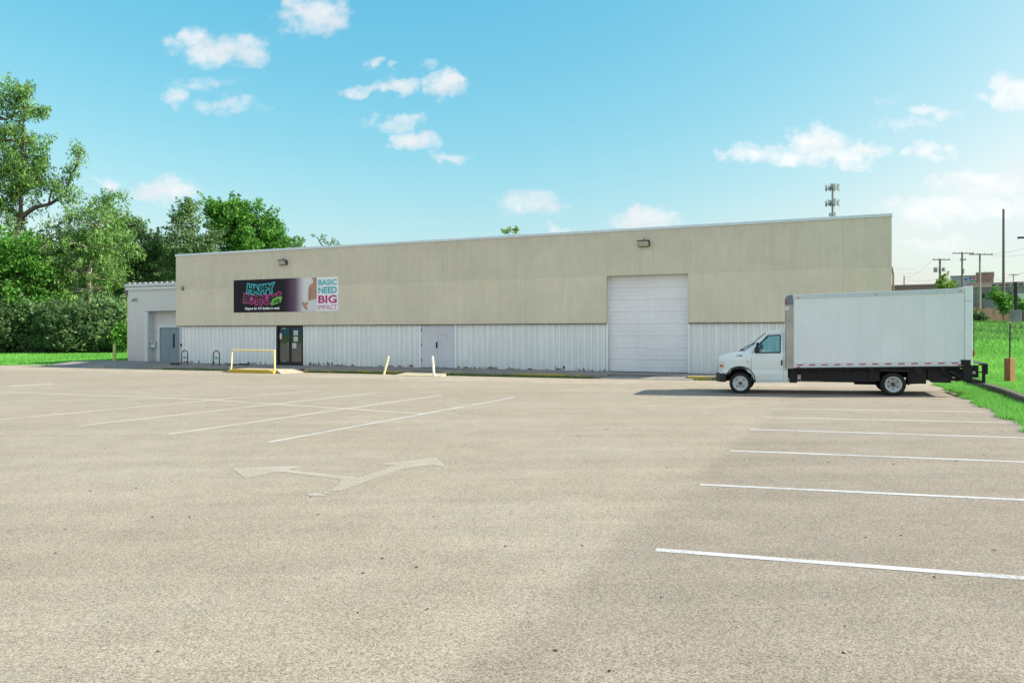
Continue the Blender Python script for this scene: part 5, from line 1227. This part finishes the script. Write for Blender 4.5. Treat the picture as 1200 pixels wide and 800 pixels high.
# ------------------------------------------------------------------ right-hand background
def lr(X, Y): return lawn_r(X, Y)
def seg_fence(name, label, pts, h, mat, boardw=.15, z=None):
    x0, y0 = pts[0]; R_ = empty(name, (x0, y0, lr(x0, y0))); tag(R_, label, 'fence')
    for i in range(len(pts) - 1):
        a_ = Vector(pts[i]); b_ = Vector(pts[i + 1]); d = b_ - a_; L_ = d.length; d.normalize(); nrm = Vector((-d.y, d.x)); k = int(L_ / boardw); mb = MB()
        for j_ in range(k):
            if random.random() < .03: continue
            c0 = a_ + d * (j_ * boardw); c1 = a_ + d * (j_ * boardw + boardw * .93); zz = lr(c0.x, c0.y); hh = h + random.uniform(-.12, .10); lean = random.uniform(-.03, .03)
            P_ = [c0, c1, c1 + nrm * .02, c0 + nrm * .02]; mb.add([(p.x - x0, p.y - y0, zz - .2 - lr(x0, y0)) for p in P_] + [(p.x - x0 + lean, p.y - y0, zz + hh - lr(x0, y0)) for p in P_], [(0, 1, 2, 3), (7, 6, 5, 4), (0, 4, 5, 1), (1, 5, 6, 2), (2, 6, 7, 3), (3, 7, 4, 0)])
        mb.build('boards', mat, R_)
        mb = MB()
        for zz in (.4, h - .4):
            a3 = (a_.x - x0 + nrm.x * .06, a_.y - y0 + nrm.y * .06, lr(*a_) + zz - lr(x0, y0)); b3 = (b_.x - x0 + nrm.x * .06, b_.y - y0 + nrm.y * .06, lr(*b_) + zz - lr(x0, y0)); mb.cyl(a3, b3, .05, n=4)
        mb.build('rail', mat, R_)
def XY(px, Y): return ((px - 600) / F * Y, Y)
seg_fence('wood_fence', 'weathered brown board fence at the top of the grass slope', [XY(1095, 104), XY(1189, 104)], 1.85, M_FENCE, .24)
seg_fence('dark_fence', 'dark fence continuing beyond the grey concrete base', [XY(1190, 103), XY(1260, 103)], 2.1, M_FENCED, .24)
def far_building(name, label, px0, px1, pytop, Y, depth, mat, extra=None, cat='building', yaw=0.0):
    a = math.atan((px1 - 600) / F) + yaw; ca, sa = math.cos(a), math.sin(a); x0 = (px0 - 600) / F * Y; k1 = (px1 - 600) / F
    W_ = (k1 * Y - x0) / (ca + k1 * sa); zt = CAMH - (pytop - 392) / F * Y; z0 = lr(x0, Y) - 1
    R_ = empty(name, (x0, Y, z0), -a); tag(R_, label, cat)
    mb = MB(); mb.box(0, W_, 0, depth, 0, zt - z0); mb.build('wall', mat, R_)
    mb = MB(); mb.box(-.1, W_ + .1, -.1, depth + .1, zt - z0 + .003, zt - z0 + .22); mb.build('roof', M_ROOF, R_)
    global PXM; PXM = W_ / (px1 - px0); return R_, W_, zt - z0
def win(R_, u0, u1, z0, z1, mat=M_CHASSIS, name='window', parent=None, y=-.06):
    mb = MB(); mb.box(u0, u1, y, -.003, z0, z1); return mb.build(name, mat, parent or R_)
R_, w_, h_ = far_building('concrete_building', 'long grey stained concrete building behind the board fence', 1128, 1240, 338, 122, 20, M_OLDCONC)
pxm = PXM
for k, (a_, b_, c_, d_) in enumerate(((1152, 1155, 346, 352), (1165, 1168, 346, 352), (1183, 1186, 344, 350))):
    win(R_, (a_ - 1128) * pxm, (b_ - 1128) * pxm, h_ - (d_ - 338) * pxm, h_ - (c_ - 338) * pxm)
win(R_, (1194 - 1128) * pxm, (1206 - 1128) * pxm, h_ - (358 - 338) * pxm, h_ - (347 - 338) * pxm, M_PANELW, 'white_door')
for a_ in (1141, 1150, 1160, 1172, 1180, 1190):
    mb = MB(); mb.box((a_ - 1128) * pxm, (a_ - 1128) * pxm + .25, -.12, -.004, 0, h_ - .1); mb.build('pilaster', M_OLDCONC, R_)
R_, w_, h_ = far_building('stair_tower', 'plain brown brick block rising above the grey concrete building', 1144, 1164.5, 320.5, 150, 12, M_BRICK)
R_, w_, h_ = far_building('low_building', 'low pinkish-brown roofed building between the truck and the brown brick block', 1134, 1162, 333, 140, 12, simple('pink_wall', (0.42, 0.30, 0.27), .9, var=.2, scale=.4))
R_, w_, h_ = far_building('upper_storey_building', 'grey upper storey with a row of dark windows behind the concrete building', 1161, 1250, 332.5, 145, 14, simple('grey_wall', (0.30, 0.31, 0.31), .9, var=.2, scale=.4))
pxm = PXM
for k in range(8): win(R_, (1163 + k * 8 - 1161) * pxm, (1167.5 + k * 8 - 1161) * pxm, h_ - 4.8 * pxm, h_ - 1.6 * pxm)
R_, w_, h_ = far_building('shop_building', 'pale grey shop building with blue and red signs behind the bright little tree', 1114, 1146, 324.5, 165, 14, simple('shop_wall', (0.42, 0.45, 0.47), .8, var=.1))
pxm = PXM
for (a_, b_, c_, d_, col) in ((1130, 1134, 327, 329.5, (.05, .18, .55)), (1136, 1139, 326, 328, (.03, .04, .09)), (1140.5, 1142.5, 325.5, 328.5, (.5, .03, .06)), (1116, 1128, 325, 328.5, (.30, .36, .37)), (1136, 1144, 330, 331.5, (.10, .4, .10))):
    win(R_, (a_ - 1114) * pxm, (b_ - 1114) * pxm, h_ - (d_ - 324.5) * pxm, h_ - (c_ - 324.5) * pxm, simple('sign_panel', col, .5), 'sign_board')
R_, w_, h_ = far_building('distant_shed', 'low brown roof line between the warehouse end and the bright little tree', 1040, 1112, 335.5, 150, 12, M_BRICK)
# small trees
tree('young_tree', 'bright yellow-green young tree showing over the truck roof', 112, 1108, [(1099, 334, 5, 4, 6), (1106, 329, 4, 6, 7), (1117, 332, 6, 4, 9), (1110, 338, 13, 3, 14)], M_LEAF_YEL, .32, .8, hf=lr, clump=.55, tr=.15)
tree('sumac_shrub', 'leaning green shrub in front of the board fence', 99, 1176, [(1166, 344, 4, 3, 6), (1172, 350, 6, 5, 12), (1180, 356, 6, 5, 12), (1185, 356, 4, 4, 5), (1178, 364, 3, 4, 5)], M_LEAF_BRIGHT, .32, 1.0, cat='shrub', hf=lr, clump=.7, tr=.08)
tree('brush_clump', 'dark brush at the foot of the board fence beside the truck', 101, 1145, [(1144, 372, 7, 4, 12), (1152, 374, 4, 2, 4)], M_LEAF_DARK, .30, 1.0, cat='bush', hf=lr, clump=.6, tr=.05)
tree('hedge_bush', 'green bush in front of the dark fence at the picture edge', 101, 1200, [(1199, 357, 7, 4, 8), (1210, 360, 8, 6, 8)], M_LEAF_BRIGHT, .34, 1.0, cat='bush', hf=lr, clump=.7, tr=.05)
# black post on a concrete base
x, y = XY(1190, 96); o = empty('sign_post', (x, y, lr(x, y) - .2), -math.atan(590 / F)); tag(o, 'thick black square post standing on a grey concrete base', 'post')
zt = CAMH + 61 / F * 96 - o.location.z; zb = CAMH + 28.5 / F * 96 - o.location.z
mb = MB(); mb.box(-.6, .6, -.6, .6, 0, zb); mb.build('concrete_base', M_OLDCONC, o, bevel=0.05)
mb = MB(); mb.box(-.19, .19, -.19, .19, zb, zt); mb.build('column', M_BLACK, o, bevel=0.02)
mb = MB(); mb.box(-.22, .22, -.22, .22, zt + .002, zt + .08); mb.build('cap', M_BLACK, o)
# utility poles
def upole(px, pytop, Y, r, label, arms=(), cans=(), mat=M_POLE, pybase=None):
    x, y = XY(px, Y); z0 = lr(x, y) - .3; R_ = empty('utility_pole', (x, y, z0)); tag(R_, label, 'utility pole', 'utility poles beyond the grass lot')
    H_ = CAMH + (392 - pytop) / F * Y - z0; mb = MB(); mb.cyl((0, 0, 0), (0, 0, H_), r, r * .7, 10); mb.build('mast', mat, R_)
    for (pa0, pa1, py, tilt) in arms:
        z = CAMH + (392 - py) / F * Y - z0; a_ = (pa0 - px) / F * Y; b_ = (pa1 - px) / F * Y; mb = MB(); mb.box(a_, b_, -.12 - r, -r + .01, z - .07, z + .07)
        ar = mb.build('crossarm', M_POLE, R_)
        for q_ in np.linspace(a_ + .1, b_ - .1, 4):
            mb = MB(); mb.cyl((q_, -.1 - r, z + .07), (q_, -.1 - r, z + .25), .05, .03, 6); mb.build('insulator', M_GALV, ar)
    for (pc, py0, py1, rr) in cans:
        za = CAMH + (392 - py1) / F * Y - z0; zb_ = CAMH + (392 - py0) / F * Y - z0; c_ = (pc - px) / F * Y; mb = MB(); mb.cyl((c_, 0, za), (c_, 0, zb_), rr, n=12); mb.cyl((c_, 0, (za + zb_) / 2), (0, 0, (za + zb_) / 2), .05, n=6); mb.build('transformer', M_GALV, R_)
    return R_
upole(1101.5, 303, 118, .20, 'dark utility pole with two grey transformer cans behind the bright little tree', [(1092, 1112, 304.5, 0)], [(1096.8, 313.5, 318.8, .32), (1106, 313.5, 318, .24)])
upole(1127.5, 295.5, 120, .17, 'dark utility pole with a wide top arm and a smaller lower arm', [(1115.5, 1140, 297, 0), (1124, 1131, 304.5, 0)], [(1128.8, 315, 320.5, .2)])
upole(1148.3, 297, 112, .17, 'pale utility pole with a wide arm in front of the brown brick block', [(1135, 1162, 298.3, 0)], mat=M_POLE_PALE)
upole(1176, 245, 108, .20, 'tallest bare utility pole without arms rising over the shrub')
upole(1187.5, 321, 170, .12, 'small distant utility pole with a short arm near the black post', [(1182, 1193, 322, 0)])
upole(1059.5, 323, 160, .14, 'thin distant pole stub beyond the warehouse end')
# wires
def wire(a_, b_, sag, r=.013, label='thin overhead wire'):
    A_ = Vector(a_); B_ = Vector(b_); pts = [A_.lerp(B_, t_) + Vector((0, 0, -4 * sag * t_ * (1 - t_))) for t_ in np.linspace(0, 1, 14)]; mb = MB(); mb.tube([p - A_ for p in pts], r, 5)
    o = mb.build('overhead_wire', M_WIRE); o.location = A_; tag(o, label, 'wire', 'overhead wires'); return o
wire(atp(1046, 314, 60), atp(1092, 304.5, 118), .5, label='overhead wire from the warehouse end to the pole with transformer cans')
wire(atp(1112, 304.5, 118), atp(1124, 304.5, 120), .2, label='short wire between the transformer pole and the wide-armed pole')
wire(atp(1140, 298, 120), atp(1290, 250, 70), 1.2, label='overhead wire rising from the wide-armed pole past the tallest pole')
wire(atp(1149, 312, 112), atp(1177, 330, 108), .4, label='slanting wire down from the pale pole to the tallest pole')
wire(atp(1177, 326, 108), atp(1290, 262, 70), .8, label='lower wire rising from the tallest pole')
wire(atp(1060, 327, 160), atp(1101, 326, 118), .4, label='faint low wire between the pole stub and the transformer pole')
wire(atp(1092, 305.5, 118), atp(1060, 326, 160), .5, label='thin wire running down from the transformer pole arm to the pole stub')
wire(atp(1116, 298, 120), atp(1046, 320, 60), .9, label='thin wire from the wide-armed pole back to the warehouse end')
wire(atp(1161, 299, 112), atp(1290, 268, 75), 1.0, label='thin wire leaving the right tip of the pale pole arm')
wire(atp(1177, 338, 108), atp(1300, 300, 80), .6, label='lowest thin wire near the concrete building roof')
# pole guy arm and lamp head at the picture edge
x, y = XY(1216, 70); z0 = lr(x, y); R_ = empty('street_lamp', (x, y, z0)); tag(R_, 'street lamp whose dark head just reaches into the picture edge', 'street lamp')
zt = CAMH + 113 / F * 70 - z0
mb = MB(); mb.cyl((0, 0, 0), (0, 0, zt + .3), .1, .07, 10); mb.build('pole', M_GALV, R_)
mb = MB(); mb.tube([(0, 0, zt + .2), (-1.1, 0, zt + .05), (-1.2, 0, zt)], .035, 8); mb.build('arm', M_GALV, R_)
mb = MB(); mb.prism([(-1.75, zt + .02), (-1.68, zt + .12), (-1.2, zt + .12), (-1.15, zt - .03), (-1.70, zt - .05)], -.14, .14); mb.build('lamp_head', M_CHASSIS, R_, bevel=.03)
# wood bollard with thin rod
gx = (1183 - 600) / F; Yb = 26.0; xb = gx * Yb; zb_ = lawn_r(xb, Yb)
o = empty('rod_bollard', (xb, Yb, zb_)); tag(o, 'brown square timber bollard with a thin black rod standing in its top', 'bollard')
zt = CAMH - (419.5 - 392) / F * Yb - zb_
mb = MB(); mb.box(-.11, .11, -.11, .11, -.1, zt); ob = mb.build('timber', M_WOOD, o, bevel=.012); ob.rotation_euler = (0, 0, .35)
mb = MB(); mb.cyl((.01, 0, zt), (.02, 0, zt + 41 / F * Yb), .024, n=10); mb.build('rod', M_BLACK, o)
mb = MB(); mb.cyl((.02, 0, zt + 41 / F * Yb), (.02, 0, zt + 42.2 / F * Yb), .03, n=10); mb.build('rod_cap', M_YELPALE, o)
# cell tower
Yc = 210; x, y = XY(976, Yc); R_ = empty('cell_tower', (x, y, 2)); tag(R_, 'slim cell tower with two rings of antennas above the warehouse roof', 'tower')
zz = lambda py: CAMH + (392 - py) / F * Yc - 2
mb = MB(); mb.cyl((0, 0, 0), (0, 0, zz(215.5)), .55, .30, 12); mb.build('mast', M_GALV, R_)
for pyc in (218.5, 236.5):
    mb = MB(); zc = zz(pyc + 2.2)
    for t_ in np.linspace(0, 2 * PI, 4)[:-1]:
        a0 = t_ + .3; a1 = t_ + 2 * PI / 3 + .3; R0 = 1.85; mb.cyl((R0 * math.cos(a0), R0 * math.sin(a0), zc), (R0 * math.cos(a1), R0 * math.sin(a1), zc), .09, n=6); mb.cyl((0, 0, zc), (R0 * math.cos(a0), R0 * math.sin(a0), zc), .10, n=6)
        mb.cyl((0, 0, zc - .2), (R0 * .5 * (math.cos(a0) + math.cos(a1)), R0 * .5 * (math.sin(a0) + math.sin(a1)), zc), .12, n=6)
    pf = mb.build('platform', M_POLE, R_)
    for k in range(12):
        side_ = k // 4; a0 = side_ * 2 * PI / 3 + .3; a1 = a0 + 2 * PI / 3; t_ = (k % 4) / 3 * .9 + .05; cx = 1.95 * (math.cos(a0) * (1 - t_) + math.cos(a1) * t_); cy = 1.95 * (math.sin(a0) * (1 - t_) + math.sin(a1) * t_)
        hh = random.uniform(.7, 1.1); mb = MB(); mb.box(cx - .15, cx + .15, cy - .1, cy + .1, zc - .5, zc + hh); mb.cyl((cx + .2, cy, zc - .7), (cx + .2, cy, zc + 1.3), .04, n=5); mb.build('antenna', M_PANELW if k % 2 else M_GALV, pf)
mb = MB(); mb.box(-.9, -.25, -.3, .3, zz(253.4), zz(249.6)); mb.box(.25, .6, -.3, .3, zz(253.4), zz(249)); mb.build('equipment_cabinet', M_GALV, R_)
# a couple of loose scraps by the wall and on the asphalt
for k, (u, v) in enumerate(((upx(272, -.9), -0.9), (upx(286, -.5), -0.5), (upx(205, -1.9), -1.9))):
    x, y, _ = bw(u, v); mb = MB(); mb.box(-.32, .32, -.06, .06, 0, .05 + .02 * k); mb.build('wheel_stop', M_CHASSIS, bevel=.015).location = (x, y, .125); o = bpy.context.scene.objects[-1] if False else None
for o in [o for o in COL.objects if o.name.startswith('wheel_stop')]:
    o.rotation_euler = (0, 0, BA)
wl = [o for o in COL.objects if o.name.startswith('wheel_stop')]
for o, lb in zip(wl, ('dark rubber strip lying against the wall behind the yellow railing post', 'dark rubber strip lying at the wall inside the yellow railing', 'dark rubber strip lying on the sidewalk beside the first bike rack near the annex door')): tag(o, lb, 'rubber strip')

# dark flecks, leaf bits and small stones lying on the asphalt
def fl_():
    Y = random.uniform(3.2, 30) ; X = random.uniform(-.62, .62) * Y
    if ED(X, Y) > -0.2: return None
    return (X, Y)
mb = MB()
for (X, Y) in scatter(150, fl_):
    r_ = random.uniform(.006, .016) * (1 + Y * .03); a_ = random.uniform(0, PI); z = G(X, Y) + .003; e_ = random.uniform(.35, .8)
    P_ = [(X + r_ * (math.cos(a_) * math.cos(t_) - e_ * math.sin(a_) * math.sin(t_)), Y + r_ * (math.sin(a_) * math.cos(t_) + e_ * math.cos(a_) * math.sin(t_)), z) for t_ in np.linspace(0, 2 * PI, 7)[:-1]]
    mb.add(P_ + [(X, Y, z + r_ * .5)], [(i, (i + 1) % 6, 6) for i in range(6)])
o = mb.build('debris', simple('debris_dark', (0.05, 0.04, 0.03), .9)); o['kind'] = 'stuff'
